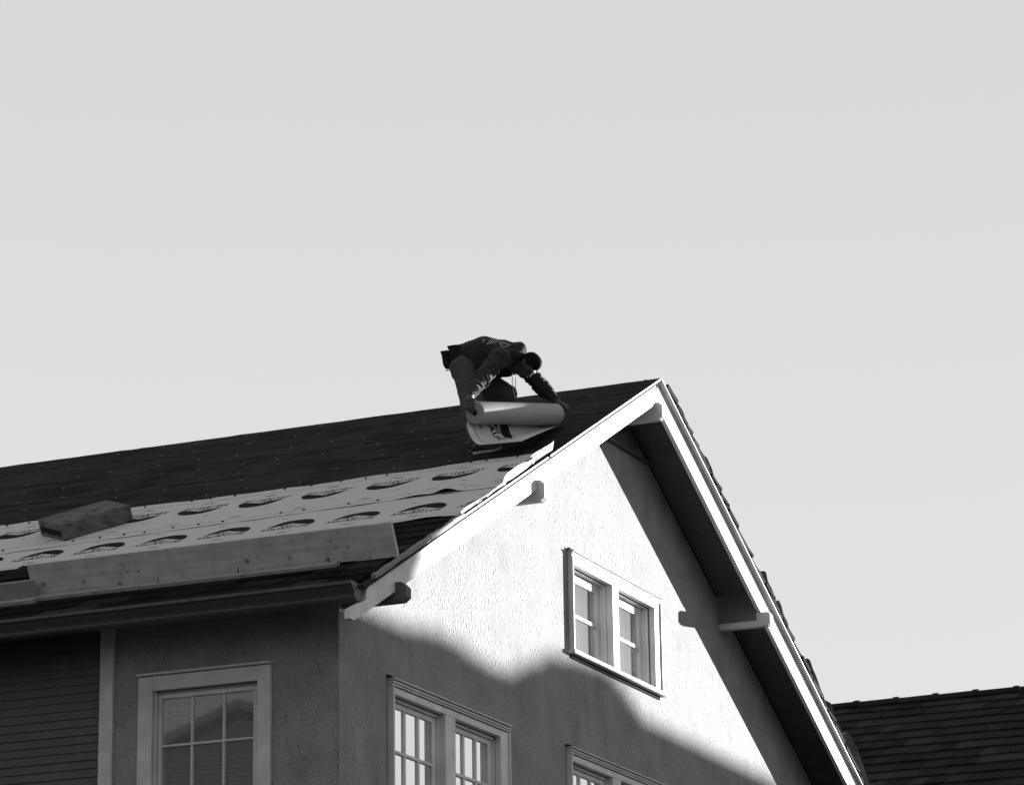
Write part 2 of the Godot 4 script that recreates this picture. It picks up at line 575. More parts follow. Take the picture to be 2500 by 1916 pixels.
func print_tex() -> ImageTexture:
	var W := 512
	var H := 1024
	var sx := W / 0.65
	var sy := H / 1.42
	var a := noise_stretch(W, H, 128, 1024, 0.04, 61, 4)
	var d := PackedByteArray()
	d.resize(W * H)
	for i in W * H: d[i] = 238 + int((a[i] - 128) * 0.07)
	var stroke := func(x0: float, y0: float, x1: float, y1: float, r: float, v: int) -> void:
		var p := Vector2(x0, y0); var q := Vector2(x1, y1)
		for y in range(int((minf(y0, y1) - r) * sy) - 1, int((maxf(y0, y1) + r) * sy) + 2):
			for x in range(int((minf(x0, x1) - r) * sx) - 1, int((maxf(x0, x1) + r) * sx) + 2):
				var m := Vector2((x + 0.5) / sx, (y + 0.5) / sy)
				var c := Geometry2D.get_closest_point_to_segment(m, p, q)
				if c.distance_to(m) < r: d[posmod(y, H) * W + posmod(x, W)] = v
	# the dome with a gable cut out of it; b is the distance from the text's foot
	var y0 := 0.42
	var dome := PackedVector2Array([Vector2(.03, .062), Vector2(.05, .13), Vector2(.09, .21), Vector2(.15, .265), Vector2(.24, .295), Vector2(.33, .29), Vector2(.41, .255), Vector2(.465, .19), Vector2(.492, .12), Vector2(.488, .07), Vector2(.45, .06), Vector2(.25, .165), Vector2(.14, .115)])
	for y in range(int(y0 * sy), int((y0 + 0.3) * sy)):
		for x in range(0, W):
			if Geometry2D.is_point_in_polygon(Vector2((x + 0.5) / sx - 0.08, (y + 0.5) / sy - y0), dome):
				d[y * W + x] = 44 + (a[y * W + x] & 15)
	var word := "AQUAHIDE"
	for k in 8:
		for l in LETTERS[word[k]]:
			var ox := 0.08 + 0.003 + k * 0.063
			stroke.call(ox + l[0] * 0.04, y0 - 0.016 + l[1] * 0.062, ox + l[2] * 0.04, y0 - 0.016 + l[3] * 0.062, 0.0075, 20)
	for k in 3:
		for l in LETTERS["SWU"[k]]:
			var ox := 0.08 + 0.165 + k * 0.055
			stroke.call(ox + l[0] * 0.038, y0 + 0.068 + l[1] * 0.045, ox + l[2] * 0.038, y0 + 0.068 + l[3] * 0.045, 0.006, 25)
	# lap lines and the small repeated marks
	stroke.call(0.0, 0.16, 0.65, 0.16, 0.005, 60)
	stroke.call(0.0, 1.18, 0.65, 1.18, 0.004, 80)
	for k in 2:
		var yy: float = [0.25, 1.05][k]
		for q in 5: stroke.call(0.30 + q * 0.03, yy + 0.018 * (q % 2), 0.32 + q * 0.03, yy + 0.05 - 0.02 * (q % 2), 0.004, 130)
		stroke.call(0.33, yy + 0.02, 0.40, yy + 0.02, 0.012, 105)
	stroke.call(0.12, 0.83, 0.16, 0.83, 0.008, 70)
	return grey_tex(W, H, d)

# ------------------------------------------------------------------ scene
func _ready() -> void:
	BS = Basis(Vector3.RIGHT, ns, ds)
	BR = Basis(Vector3.LEFT, nr, dr)
	# camera
	var cam := Camera3D.new()
	cam.name = "camera"
	cam.fov = 13.4074
	cam.near = 0.1
	cam.far = 900.0
	add_child(cam)
	cam.transform = Transform3D(Basis(Vector3(0.91664, -0.0137, -0.39948), Vector3(0.12441, 0.95955, 0.25255), Vector3(0.37987, -0.2812, 0.88127)).orthonormalized(), CAM)
	cam.current = true
	# sky and exposure
	var sky := ProceduralSkyMaterial.new()
	sky.sky_top_color = srgb(0.052)
	sky.sky_horizon_color = srgb(0.168)
	sky.sky_curve = 1.0
	sky.ground_bottom_color = srgb(0.02)
	sky.ground_horizon_color = srgb(0.05)
	sky.sun_angle_max = 4.0
	sky.sun_curve = 0.1
	var env := Environment.new()
	env.background_mode = Environment.BG_SKY
	env.sky = Sky.new()
	env.sky.sky_material = sky
	env.tonemap_mode = Environment.TONE_MAPPER_LINEAR
	env.tonemap_exposure = 5.0
	env.sdfgi_enabled = true
	env.ssao_enabled = true
	env.ssil_enabled = true
	var we := WorldEnvironment.new()
	we.name = "world_environment"
	we.environment = env
	add_child(we)
	# sun: low, to the right and behind the house
	var sun := DirectionalLight3D.new()
	sun.name = "sun"
	sun.light_energy = 1.42
	sun.light_angular_distance = 0.45
	sun.shadow_enabled = true
	add_child(sun)
	sun.basis = Basis.looking_at(-SUN, Vector3.UP)

	make_materials()
	build_ground()
	build_house()
	build_neighbours()
	build_toe_boards()
	build_foam()
	build_roll()
	build_person()

func build_ground() -> void:
	var st := begin()
	quad(st, Vector3(-450, 0, -450), Vector3(450, 0, -450), Vector3(450, 0, 450), Vector3(-450, 0, 450), Vector3.UP)
	tag(put("ground", done(st), mats.grass), "dry grass around the houses", "", "", "structure")
	st = begin()
	quad(st, Vector3(-200, 0.02, 12), Vector3(200, 0.02, 12), Vector3(200, 0.02, 19), Vector3(-200, 0.02, 19), Vector3.UP)
	tag(put("road", done(st), mats.road), "asphalt street in front of the stucco house", "", "", "structure")

# ------------------------------------------------------------------ the house
const XL := -11.0      # far end of the house
const ZB := -12.5218   # far eave wall
const EAVE_S := 7.76   # slope length to the eave

func plane_y(z: float, h := 0.0) -> float:
	return YR - M * absf(z - ZR) + h * CS

# the two window planes: a runs to the right along the wall, d outwards
const GA := Vector3(0, 0, -1)
const GD := Vector3(1, 0, 0)

func bar(st: SurfaceTool, A: Vector3, D: Vector3, a0: float, a1: float, y0: float, y1: float, d0: float, d1: float, c := 0.004) -> void:
	box(st, A * (a0 + a1) / 2 + Vector3.UP * (y0 + y1) / 2 + D * (d0 + d1) / 2, Basis(A, Vector3.UP, D), Vector3(a1 - a0, y1 - y0, d1 - d0) / 2, c)

func part_bar(called: String, m: Material, parent: Node, A: Vector3, D: Vector3, a0: float, a1: float, y0: float, y1: float, d0: float, d1: float, c := 0.004) -> MeshInstance3D:
	var st := begin()
	bar(st, A, D, a0, a1, y0, y1, d0, d1, c)
	return put(called, done(st), m, parent)

# a wall in the plane spanned by A and up, with holes [a0, a1, y0, y1]; top given by f(a)
func wall(A: Vector3, D: Vector3, a0: float, a1: float, breaks: Array, holes: Array, top: Callable, y_low: float, th: float) -> ArrayMesh:
	var st := begin()
	var bs: Array = [a0, a1]
	bs.append_array(breaks)
	for h in holes: bs.append_array([h[0], h[1]])
	bs.sort()
	for i in bs.size() - 1:
		var u: float = bs[i]
		var v: float = bs[i + 1]
		if v - u < 1e-5: continue
		var mid := (u + v) / 2
		var cuts: Array = []
		for h in holes:
			if mid > h[0] and mid < h[1]: cuts.append(h)
		cuts.sort_custom(func(p, q): return p[2] < q[2])
		var low := y_low
		for h in cuts:
			for k in 2:
				var o := D * (-th * k)
				quad(st, A * u + Vector3.UP * low + o, A * v + Vector3.UP * low + o, A * v + Vector3.UP * h[2] + o, A * u + Vector3.UP * h[2] + o, D if k == 0 else -D)
			low = h[3]
		for k in 2:
			var o := D * (-th * k)
			quad(st, A * u + Vector3.UP * low + o, A * v + Vector3.UP * low + o, A * v + Vector3.UP * float(top.call(v)) + o, A * u + Vector3.UP * float(top.call(u)) + o, D if k == 0 else -D)
	for h in holes:
		var c: Vector3 = A * (h[0] + h[1]) / 2 + Vector3.UP * (h[2] + h[3]) / 2
		var q: Array[Vector3] = [A * h[0] + Vector3.UP * h[2], A * h[1] + Vector3.UP * h[2], A * h[1] + Vector3.UP * h[3], A * h[0] + Vector3.UP * h[3]]
		for k in 4:
			var p := q[k]; var r := q[(k + 1) % 4]
			quad(st, p, r, r - D * th, p - D * th, c - (p + r) / 2)
	return done(st)

var house: Node3D

func build_house() -> void:
	house = thing("stucco_house", "tall stucco house in the middle with white trim and a half re-covered gable roof", "house")
	var gable_holes := [[5.03, 7.21, 8.22, 9.11], [0.985, 3.23, 5.3, 7.13], [4.915, 7.16, 5.3, 7.17]]
	var gt := func(a: float) -> float: return plane_y(-a) - 0.10
	put("gable_wall", wall(GA, GD, 0.0, -ZB, [-ZR], gable_holes, gt, 0.0, 0.24), mats.stucco, house)
	var eave_holes := [[-1.74, -0.74, 5.2, 7.13]]
	put("eave_wall", wall(Vector3.RIGHT, Vector3.BACK, -2.2, -0.003, [], eave_holes, func(_a): return 7.9, 0.0, 0.24), mats.stucco, house)
	var st := begin()
	slab(st, Vector3(XL, 0, -0.24), Vector3(-2.203, 7.9, -0.02))
	put("siding_backing", done(st), mats.siding, house)
	st = begin()
	slab(st, Vector3(XL, 0, ZB), Vector3(-0.245, 7.9, ZB + 0.2))
	put("rear_wall", done(st), mats.stucco, house)
	st = begin()
	prism(st, PackedVector2Array([Vector2(-0.245, 0), Vector2(-ZB - 0.205, 0), Vector2(-ZB - 0.205, plane_y(ZB) - 0.1), Vector2(-ZR, YR - 0.15), Vector2(-0.245, plane_y(0) - 0.1)]), Vector3(XL, 0, 0), GA, Vector3.UP, Vector3(0.2, 0, 0))
	put("far_gable_wall", done(st), mats.stucco, house)
	for y in [4.2, 7.55]:
		st = begin()
		slab(st, Vector3(XL + 0.22, y - 0.2, ZB + 0.23), Vector3(-0.26, y, -0.26))
		put("floor", done(st), mats.room, house)
	# room partitions, so that one does not look through the house
	for r in [[-2.6, -2.5, 4.22, 7.33, ZB + 0.23, -0.27], [-4.6, -4.5, 7.57, 9.6, -9.5, -3.2]]:
		st = begin()
		slab(st, Vector3(r[0], r[2], r[4]), Vector3(r[1], r[3], r[5]))
		put("partition", done(st), mats.room, house)
	# corner board and lap siding on the eave wall
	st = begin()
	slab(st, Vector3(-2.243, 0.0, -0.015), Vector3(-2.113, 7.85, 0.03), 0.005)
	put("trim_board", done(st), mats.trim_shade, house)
	var bm := begin()
	prism(bm, PackedVector2Array([Vector2(0, 0), Vector2(0.020, 0.0), Vector2(0.006, 0.080), Vector2(0, 0.080)]), Vector3(-2.245, 0, -0.019), Vector3.BACK, Vector3.UP, Vector3(-5.2, 0, 0))
	var board := done(bm)
	rng.seed = 3
	for i in 48:
		var y := 7.82 - i * 0.0725
		put("siding_board", board, mats.siding, house, Transform3D(Basis.IDENTITY, Vector3(0, y, rng.randf_range(-0.001, 0.001))))
	build_roof()
	build_rakes()
	build_lookouts()
	build_gutter()
	build_gable_windows()
	build_eave_window()

func build_roof() -> void:
	# sheathing and soffit boards
	var st := begin()
	prism(st, PackedVector2Array([Vector2(0, -0.008), Vector2(0, -0.045), Vector2(EAVE_S - 0.06, -0.045), Vector2(EAVE_S - 0.06, -0.008)]), Vector3(XL - 0.5, YR, ZR), ds, ns, Vector3(XE - 0.012 - XL + 0.5, 0, 0))
	put("roof_deck", done(st), mats.deck, house)
	st = begin()
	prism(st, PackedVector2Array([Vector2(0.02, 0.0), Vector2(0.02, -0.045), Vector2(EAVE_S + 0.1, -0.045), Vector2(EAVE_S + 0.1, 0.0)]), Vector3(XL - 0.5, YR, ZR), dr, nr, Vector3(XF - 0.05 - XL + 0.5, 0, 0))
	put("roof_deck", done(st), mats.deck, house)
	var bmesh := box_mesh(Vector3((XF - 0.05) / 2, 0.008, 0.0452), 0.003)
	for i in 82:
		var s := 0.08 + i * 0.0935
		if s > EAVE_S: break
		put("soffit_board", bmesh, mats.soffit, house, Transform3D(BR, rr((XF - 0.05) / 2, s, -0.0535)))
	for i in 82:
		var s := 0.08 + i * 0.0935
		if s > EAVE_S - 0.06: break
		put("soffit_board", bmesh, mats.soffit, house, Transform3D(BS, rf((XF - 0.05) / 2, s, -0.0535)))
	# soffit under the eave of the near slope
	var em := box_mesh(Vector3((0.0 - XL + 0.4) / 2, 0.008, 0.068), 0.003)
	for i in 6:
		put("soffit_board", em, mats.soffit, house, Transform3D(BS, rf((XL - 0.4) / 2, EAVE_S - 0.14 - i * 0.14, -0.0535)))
	# dark felt in lapped strips
	var fs := [[-0.02, 0.62], [0.5, 1.55], [1.42, 2.5], [2.36, 3.62]]
	var fn := FastNoiseLite.new()
	fn.seed = 4
	fn.frequency = 1.3
	for k in 4:
		st = begin()
		var rows := []
		var uvs := []
		var nu := 90
		for j in 13:
			var r := PackedVector3Array()
			var t := PackedVector2Array()
			for i in nu + 1:
				var x := lerpf(XL - 0.5, XE + 0.004, float(i) / nu)
				var f := j / 12.0
				var s0: float = fs[k][0]
				var s1: float = fs[k][1] + fn.get_noise_2d(x * 0.5, k * 9.0) * 0.03 + 0.01 * x
				var s := lerpf(s0, s1, f)
				# upper strips lie over lower ones: lift towards the lower edge
				var h := 0.003 + 0.002 * f + 0.0012 * k + absf(fn.get_noise_2d(x * 1.1, s * 1.6 + k * 20)) * 0.009
				r.append(rf(x, s, h))
				t.append(Vector2(x, s))
			rows.append(r)
			uvs.append(t)
		# skirt: lower edge turned down to the surface
		var r2 := PackedVector3Array()
		for p in rows[-1]: r2.append(p - ns * 0.006)
		rows.append(r2)
		uvs.append(uvs[-1])
		sheet(st, rows, uvs, ns)
		put("felt_strip", done(st), mats.felt if k % 2 == 0 else mats.felt2, house)
	# cap nails in staggered rows on the felt
	st = begin()
	rng.seed = 12
	for row in 7:
		var s: float = [0.10, 0.57, 1.16, 1.68, 2.19, 2.62, 3.05][row]
		for i in 30:
			var x := 0.30 - i * 0.5 - (0.25 if row % 2 == 1 else 0.0) + rng.randf_range(-0.1, 0.1)
			if x < -8.5: break
			if rng.randf() < 0.22: continue
			var q := rf(x, s + rng.randf_range(-0.06, 0.06) + (x * -0.02), 0.016)
			for e in 8:
				var a0 := TAU * e / 8.0
				var a1 := TAU * (e + 1) / 8.0
				var p0 := (Vector3.RIGHT * cos(a0) + ds * sin(a0)) * 0.016
				var p1 := (Vector3.RIGHT * cos(a1) + ds * sin(a1)) * 0.016
				tri(st, q + ns * 0.003, q + p0, q + p1, ns)
				quad(st, q + p0, q + p1, q + p1 - ns * 0.008, q + p0 - ns * 0.008, p0 + p1)
	tag(put("cap_nails", done(st), mats.cap, house), "", "", "", "stuff")
	underlay()
	old_shingles()

# the two white printed strips: s of the upper and lower edges as functions of x
func up_top(x: float) -> float: return 3.30 - 0.022 * x - 0.10 * smoothstep(-1.6, 0.2, x) + 0.004 * sin(x * 7.0) + 0.012 * sin(x * 2.3 + 1.0)
func mid_line(x: float) -> float: return 4.545 - 0.058 * x * smoothstep(0.5, -1.0, x)
func low_bot(x: float) -> float: return 5.555 - 0.047 * x + 0.02 * sin(x * 3.1)

func underlay() -> void:
	var fn := FastNoiseLite.new()
	fn.seed = 9
	fn.frequency = 1.0
	for k in 2:
		var st := begin()
		var rows := []
		var uvs := []
		var xs := PackedFloat32Array()
		var x := XL - 0.4
		while x < -0.6:
			xs.append(x)
			x += 0.075
		for i in 41: xs.append(lerpf(-0.6, 1.0, i / 40.0))
		var nj := 36
		for j in nj + 1:
			var f := float(j) / nj
			var r := PackedVector3Array()
			var t := PackedVector2Array()
			for xx in xs:
				var top := up_top(xx) if k == 0 else mid_line(xx) - 0.1
				var bot := mid_line(xx) if k == 0 else low_bot(xx)
				# ragged right edge: where the strip ends and how it curls over the rake
				var s := lerpf(top, bot, f)
				var lim := 0.40
				var h := 0.014 + (0.004 if k == 0 else 0.0)
				h += fn.get_noise_2d(xx * 1.7, s * 3.0 + k * 30) * 0.006 + fn.get_noise_2d(xx * 0.9, 50.0) * 0.012 * pow(1.0 - f, 8.0)
				if k == 0:
					lim = 0.512 + 0.004 * sin(s * 5.0)
					# ripple near the right end of the lower edge
					h += 0.045 * exp(-pow((xx - 0.02 - (4.35 - s) * 0.2) / 0.11, 2)) * smoothstep(4.05, 4.45, s)
					h += 0.02 * exp(-pow((xx + 0.32) / 0.15, 2)) * smoothstep(4.2, 4.5, s)
				else:
					lim = 0.515 + 0.006 * sin(s * 9.0)
					h += 0.02 * exp(-pow((xx - 0.2) / 0.2, 2)) * smoothstep(5.3, 5.5, s)
				var q := rf(minf(xx, lim), s, h)
				if xx > lim:     # the end turned up along the rake, white face to the sun
					var hi := 0.0
					if k == 0: hi = 0.070 * smoothstep(4.56, 4.36, s) + 0.006 * sin(s * 11.0)
					else: hi = 0.022 + 0.008 * sin(s * 6.0 + 1.0)
					var over := (xx - lim) / (1.0 - lim) * maxf(hi, 0.004)
					q += Vector3.RIGHT * (over * -0.12) + ns * over
					if k == 0: q += ds * (-over / 0.07) * (0.10 * smoothstep(3.6, 3.2, s))
				r.append(q)
				var v := (s - (up_top(xx) if k == 0 else 4.2)) / 1.42
				t.append(Vector2((xx - 0.09) / 0.65, v) if k == 0 else Vector2((0.27 - xx) / 0.65, 1.0 - v + 0.0))
			rows.append(r)
			uvs.append(t)
		sheet(st, rows, flip_uv(uvs, k), ns)
		put("underlayment_sheet", done(st), mats.print, house)
	# dark shadow gap line under the upper strip comes from its thickness: a turned-down hem
	# fastening caps on the white strips
	var st2 := begin()
	rng.seed = 21
	for i in 34:
		var x := 0.2 - i * 0.26
		for q in [[up_top(x) + 0.07, 0.0], [mid_line(x) - 0.09, 0.13]]:
			if rng.randf() < 0.25: continue
			var c: Vector3 = rf(x - q[1] + rng.randf_range(-0.06, 0.06), q[0] + rng.randf_range(-0.03, 0.03), 0.026)
			box(st2, c, BS, Vector3(0.010, 0.005, 0.010), 0.002)
	tag(put("cap_nails", done(st2), mats.dark, house), "", "", "", "stuff")

# texture: on the upper strip the print is turned half round, on the lower one it stands upright (u to the right)
func flip_uv(uvs: Array, k: int) -> Array:
	var out := []
	for row in uvs:
		var r := PackedVector2Array()
		for t: Vector2 in row:
			if k == 0: r.append(Vector2(-t.x, t.y))
			else: r.append(Vector2(-t.x, t.y))
		out.append(r)
	return out

func old_shingles() -> void:
	rng.seed = 31
	var kinds := []
	for w in [0.24, 0.30, 0.36]:
		var st := begin()
		prism(st, PackedVector2Array([Vector2(-0.20, -0.006), Vector2(0.17, 0.016), Vector2(0.175, 0.0), Vector2(0.17, -0.012), Vector2(-0.20, -0.012)]), Vector3(-w / 2 + 0.002, 0, 0), Vector3.BACK, Vector3.UP, Vector3(w - 0.004, 0, 0))
		kinds.append(done(st))
	for row in 9:
		var s := 5.62 + row * 0.235
		var x := XE - 0.005 - rng.randf() * 0.1
		while x > -4.9:
			var k := rng.randi() % 3
			var w: float = [0.24, 0.30, 0.36][k]
			if row == 0 and x < -0.9 and x > -3.2:
				x -= w
				continue
			var m = mats["shingle%d" % ([0, 0, 0, 1, 1, 2][rng.randi() % 6] if rng.randf() > 0.06 else 3)]
			var b := BS * Basis(Vector3.RIGHT, rng.randf_range(-0.02, 0.035)) * Basis(Vector3.UP, rng.randf_range(-0.02, 0.02))
			put("shingle", kinds[k], m, house, Transform3D(b, rf(x - w / 2, s + rng.randf_range(-0.012, 0.012), 0.012 + 0.001 * (row % 3))))
			x -= w
	# far left part of the eave, out of the picture: plain covering
	var st2 := begin()
	slab(st2, Vector3(0, -0.006, 5.4), Vector3(XL + 0.5 + 4.9, 0.012, 7.66))
	put("roof_covering", done(st2), mats.shingle0, house, Transform3D(Basis(Vector3.RIGHT, ns, ds), Vector3(-4.92, YR, ZR)) * Transform3D(Basis.IDENTITY, Vector3.ZERO))

func build_rakes() -> void:
	# near rake board, with the notched tail
	var st := begin()
	var p := PackedVector2Array()
	var low := func(z: float) -> float: return plane_y(z) - 0.262
	p.append(Vector2(ZR + 0.02, YR - 0.262))
	p.append(Vector2(ZR + 0.02, YR - 0.055))
	for z in [-4.0, -2.0, 0.30, 0.40]: p.append(Vector2(z, plane_y(z) - 0.05))
	p.append_array([Vector2(0.478, 7.655), Vector2(0.478, 7.578), Vector2(0.782, 7.440), Vector2(0.782, 7.366), Vector2(0.70, 7.366)])
	p.append(Vector2(0.40, low.call(0.40)))
	prism(st, p, Vector3(XF - 0.045, 0, 0), Vector3.BACK, Vector3.UP, Vector3(0.045, 0, 0))
	put("rake_board", done(st), mats.trim, house)
	# far rake board: two lengths that meet on the third lookout
	for seg in [[ZR - 0.023, -9.19], [-9.20, -13.3]]:
		st = begin()
		var z0: float = seg[0]
		var z1: float = seg[1]
		prism(st, PackedVector2Array([Vector2(z0, plane_y(z0) - 0.262), Vector2(z0, plane_y(z0) - 0.002), Vector2(z1, plane_y(z1) - 0.002), Vector2(z1, plane_y(z1) - 0.268)]), Vector3(XF - 0.045, 0, 0), Vector3.BACK, Vector3.UP, Vector3(0.045, 0, 0))
		put("rake_board", done(st), mats.trim, house)
	# split and flaked paint at the meeting point
	# near roof edge: drip strip, dark gap and grimy lip
	st = begin()
	for seg in [[0.0, 1.95], [1.97, 3.3], [3.36, 5.2], [5.22, 6.7]]:
		box(st, rf(XE - 0.001, (seg[0] + seg[1]) / 2, -0.008), BS, Vector3(0.006, 0.009, (seg[1] - seg[0]) / 2), 0.002)
	put("drip_edge", done(st), mats.trim, house)
	st = begin()
	rng.seed = 44
	var s := 0.1
	while s < 7.3:
		var l := rng.randf_range(0.05, 0.25)
		box(st, rf(XF + 0.010, s + l / 2, -0.040 + rng.randf_range(-0.003, 0.003)), BS, Vector3(0.011, 0.004, l / 2), 0.001)
		s += l + rng.randf_range(0.0, 0.06)
	put("weathered_lip", done(st), mats.shingle1, house)
	# shingle edges on the lower part of the near rake
	st = begin()
	rng.seed = 45
	s = 5.52
	while s < 7.42:
		var l := rng.randf_range(0.10, 0.22)
		box(st, rf(XE - 0.008, s + l / 2, 0.006), Basis(Vector3.RIGHT, ns, ds) * Basis(Vector3.RIGHT, rng.randf_range(-0.05, 0.05)), Vector3(0.022, rng.randf_range(0.013, 0.022), l / 2 + 0.004), 0.003)
		s += l
	put("shingle_edge", done(st), mats.strip_edge, house)
	# far slope: shaded underside of the projecting edge, thin bright edge, then curled shingle tabs
	st = begin()
	box(st, rr((XF + XE) / 2 - 0.02, 3.9, 0.008), BR, Vector3((XE - XF) / 2 + 0.034, 0.0065, 3.9), 0.002)
	put("edge_strip", done(st), mats.trim, house)
	rng.seed = 46
	s = 0.24
	var kinds := []
	for q in 6:
		kinds.append(curl_tab(rng.randf_range(0.01, 0.045), rng.randf_range(0.0, 0.05), rng.randf_range(0.035, 0.06)))
	while s < 8.0:
		var m = mats["shingle%d" % [1, 2, 3, 2][rng.randi() % 4]]
		var sc := rng.randf_range(0.8, 1.25)
		var tilt := rng.randf_range(0.02, 0.085) if rng.randf() < 0.6 else rng.randf_range(0.0, 0.05)
		put("shingle", kinds[rng.randi() % 6], m, house, Transform3D(BR * Basis(Vector3.RIGHT, tilt) * Basis.from_scale(Vector3(1, 1, sc)), rr(0.245 + rng.randf_range(-0.02, 0.02), s, 0.078)))
		s += 0.17 * sc
	# the long loose flaps of underlayment that stick out above the far rake
	for fl in [[0.30, 1.35, 0.035, 0.0], [1.25, 1.95, 0.05, 0.01], [2.0, 2.5, 0.04, 0.0], [3.15, 3.85, 0.095, 0.005], [3.7, 4.2, 0.09, 0.01], [4.7, 5.6, 0.12, 0.005], [5.45, 6.35, 0.11, 0.005], [6.1, 7.5, 0.22, 0.01]]:
		st = begin()
		var rows := []
		var uvs := []
		for i in 15:
			var f := i / 14.0
			var r := PackedVector3Array()
			var t := PackedVector2Array()
			for j in 9:
				var g := j / 8.0
				var lift: float = 0.008 + (0.055 + fl[2]) * sin(PI * pow(f, 0.75)) * (0.55 + 0.45 * g) + 0.012 * sin(f * 17.0 + fl[0] * 5.0) * g
				r.append(rr(-0.25 + (0.775 + fl[3]) * g + 0.012 * sin(f * 9.0), lerpf(fl[0], fl[1], f), lift + 0.03))
				t.append(Vector2(g * 0.5, f))
			rows.append(r)
			uvs.append(t)
		sheet(st, rows, uvs, nr)
		put("loose_flap", done(st), mats.flap, house)

func curl_tab(lift: float, side: float, th: float) -> ArrayMesh:
	var st := begin()
	st.set_smooth_group(1)
	var top := []
	for i in 6:
		var f := i / 5.0
		var r := PackedVector3Array()
		for j in 3:
			var g := j - 1.0
			r.append(Vector3(g * 0.29, lift * f * f + side * absf(g) * f * 0.5, lerpf(-0.06, 0.24, f) + 0.01 * g))
		top.append(r)
	for i in 5:
		for j in 2:
			var a: Vector3 = top[i][j]; var b: Vector3 = top[i][j + 1]; var c: Vector3 = top[i + 1][j + 1]; var d: Vector3 = top[i + 1][j]
			var o := Vector3(0, -th, 0)
			quad(st, a, b, c, d, Vector3.UP)
			quad(st, a + o, b + o, c + o, d + o, Vector3.DOWN)
	st.set_smooth_group(-1)
	var dn := Vector3(0, -th, 0)
	for i in 5:
		quad(st, top[i][0], top[i + 1][0], top[i + 1][0] + dn, top[i][0] + dn, Vector3.LEFT)
		quad(st, top[i][2], top[i + 1][2], top[i + 1][2] + dn, top[i][2] + dn, Vector3.RIGHT)
	for j in 2:
		quad(st, top[5][j], top[5][j + 1], top[5][j + 1] + dn, top[5][j] + dn, Vector3.BACK)
		quad(st, top[0][j], top[0][j + 1], top[0][j + 1] + dn, top[0][j] + dn, Vector3.FORWARD)
	return done(st)

# a beam end that passes under the rake: profile in x, y with chamfered end
func beam(z_near: float, w: float, y0: float, y1: float, x_end: float, cut: float, x_start := -0.2) -> ArrayMesh:
	var st := begin()
	prism(st, PackedVector2Array([Vector2(x_start, y0), Vector2(x_end - cut, y0), Vector2(x_end, y0 + cut * 0.8), Vector2(x_end, y1 - cut), Vector2(x_end - cut, y1), Vector2(x_start, y1)]), Vector3(0, 0, z_near), Vector3.RIGHT, Vector3.UP, Vector3(0, 0, -w))
	return done(st)

func build_lookouts() -> void:
	put("lookout", beam(-0.064, 0.10, 7.672, 7.835, 0.585, 0.045), mats.filler, house)
	put("lookout", beam(-3.107, 0.075, 9.225, 9.425, 0.556, 0.042), mats.lookout, house)
	put("lookout", beam(-6.255, 0.085, 10.805, 10.985, 0.542, 0.035), mats.lookout, house)
	put("lookout", beam(-9.24, 0.09, 9.257, 9.41, 0.592, 0.03), mats.lookout, house)
	var st := begin()
	prism(st, PackedVector2Array([Vector2(-0.01, 9.322), Vector2(0.436, 9.322), Vector2(0.436, 9.66), Vector2(-0.01, 9.66)]), Vector3(0, 0, -9.236), Vector3.RIGHT, Vector3.UP, Vector3(0, 0, -0.1))
	tag(put("lookout_filler", done(st), mats.filler, house), "dark block between lookout and soffit")
	# rail and upright boards at the top of the gable
	st = begin()
	tube(st, PackedVector3Array([Vector3(0.03, 10.60, -5.3), Vector3(0.03, 10.62, -6.2), Vector3(0.03, 10.64, -7.6)]), 0.022, 10)
	put("gable_rail", done(st), mats.siding, house)
	for i in 14:
		st = begin()
		var z := -5.55 - i * 0.10
		var top := plane_y(z - 0.047) - 0.11
		if z > ZR: top = plane_y(z) - 0.11
		if top < 10.68: continue
		slab(st, Vector3(-0.005, 10.62, z - 0.094), Vector3(0.018, top, z), 0.004)
		put("gable_board", done(st), mats.siding, house)

func build_gutter() -> void:
	var outline := PackedVector2Array([Vector2(0.50, 7.700), Vector2(0.50, 7.560), Vector2(0.60, 7.556), Vector2(0.622, 7.562), Vector2(0.634, 7.578), Vector2(0.628, 7.594), Vector2(0.640, 7.612), Vector2(0.668, 7.640), Vector2(0.690, 7.668), Vector2(0.712, 7.670), Vector2(0.714, 7.696), Vector2(0.694, 7.698), Vector2(0.690, 7.690), Vector2(0.702, 7.686), Vector2(0.684, 7.676), Vector2(0.655, 7.642), Vector2(0.618, 7.604), Vector2(0.614, 7.574), Vector2(0.51, 7.572), Vector2(0.51, 7.700)])
	var st := begin()
	prism(st, outline, Vector3(XL - 0.5, 0, 0), Vector3.BACK, Vector3.UP, Vector3(0.456 - XL + 0.5, 0, 0))
	var g := put("gutter", done(st), mats.gutter, house)
	st = begin()
	prism(st, PackedVector2Array([Vector2(0.50, 7.698), Vector2(0.50, 7.558), Vector2(0.60, 7.553), Vector2(0.637, 7.576), Vector2(0.640, 7.612), Vector2(0.692, 7.668), Vector2(0.715, 7.698)]), Vector3(0.452, 0, 0), Vector3.BACK, Vector3.UP, Vector3(0.008, 0, 0))
	put("end_cap", done(st), mats.gutter, g)
	# fascia board behind the gutter
	st = begin()
	slab(st, Vector3(XL - 0.45, 7.575, 0.462), Vector3(0.43, 7.66, 0.496), 0.003)
	put("eave_fascia", done(st), mats.deck, house)
	st = begin()
	prism(st, PackedVector2Array([Vector2(0.42, 7.72), Vector2(0.44, 7.565), Vector2(0.52, 7.555), Vector2(0.585, 7.585), Vector2(0.60, 7.635), Vector2(0.57, 7.66)]), Vector3(0.33, 0, 0), Vector3.BACK, Vector3.UP, Vector3(0.11, 0, 0))
	put("rafter_tail", done(st), mats.filler, house)

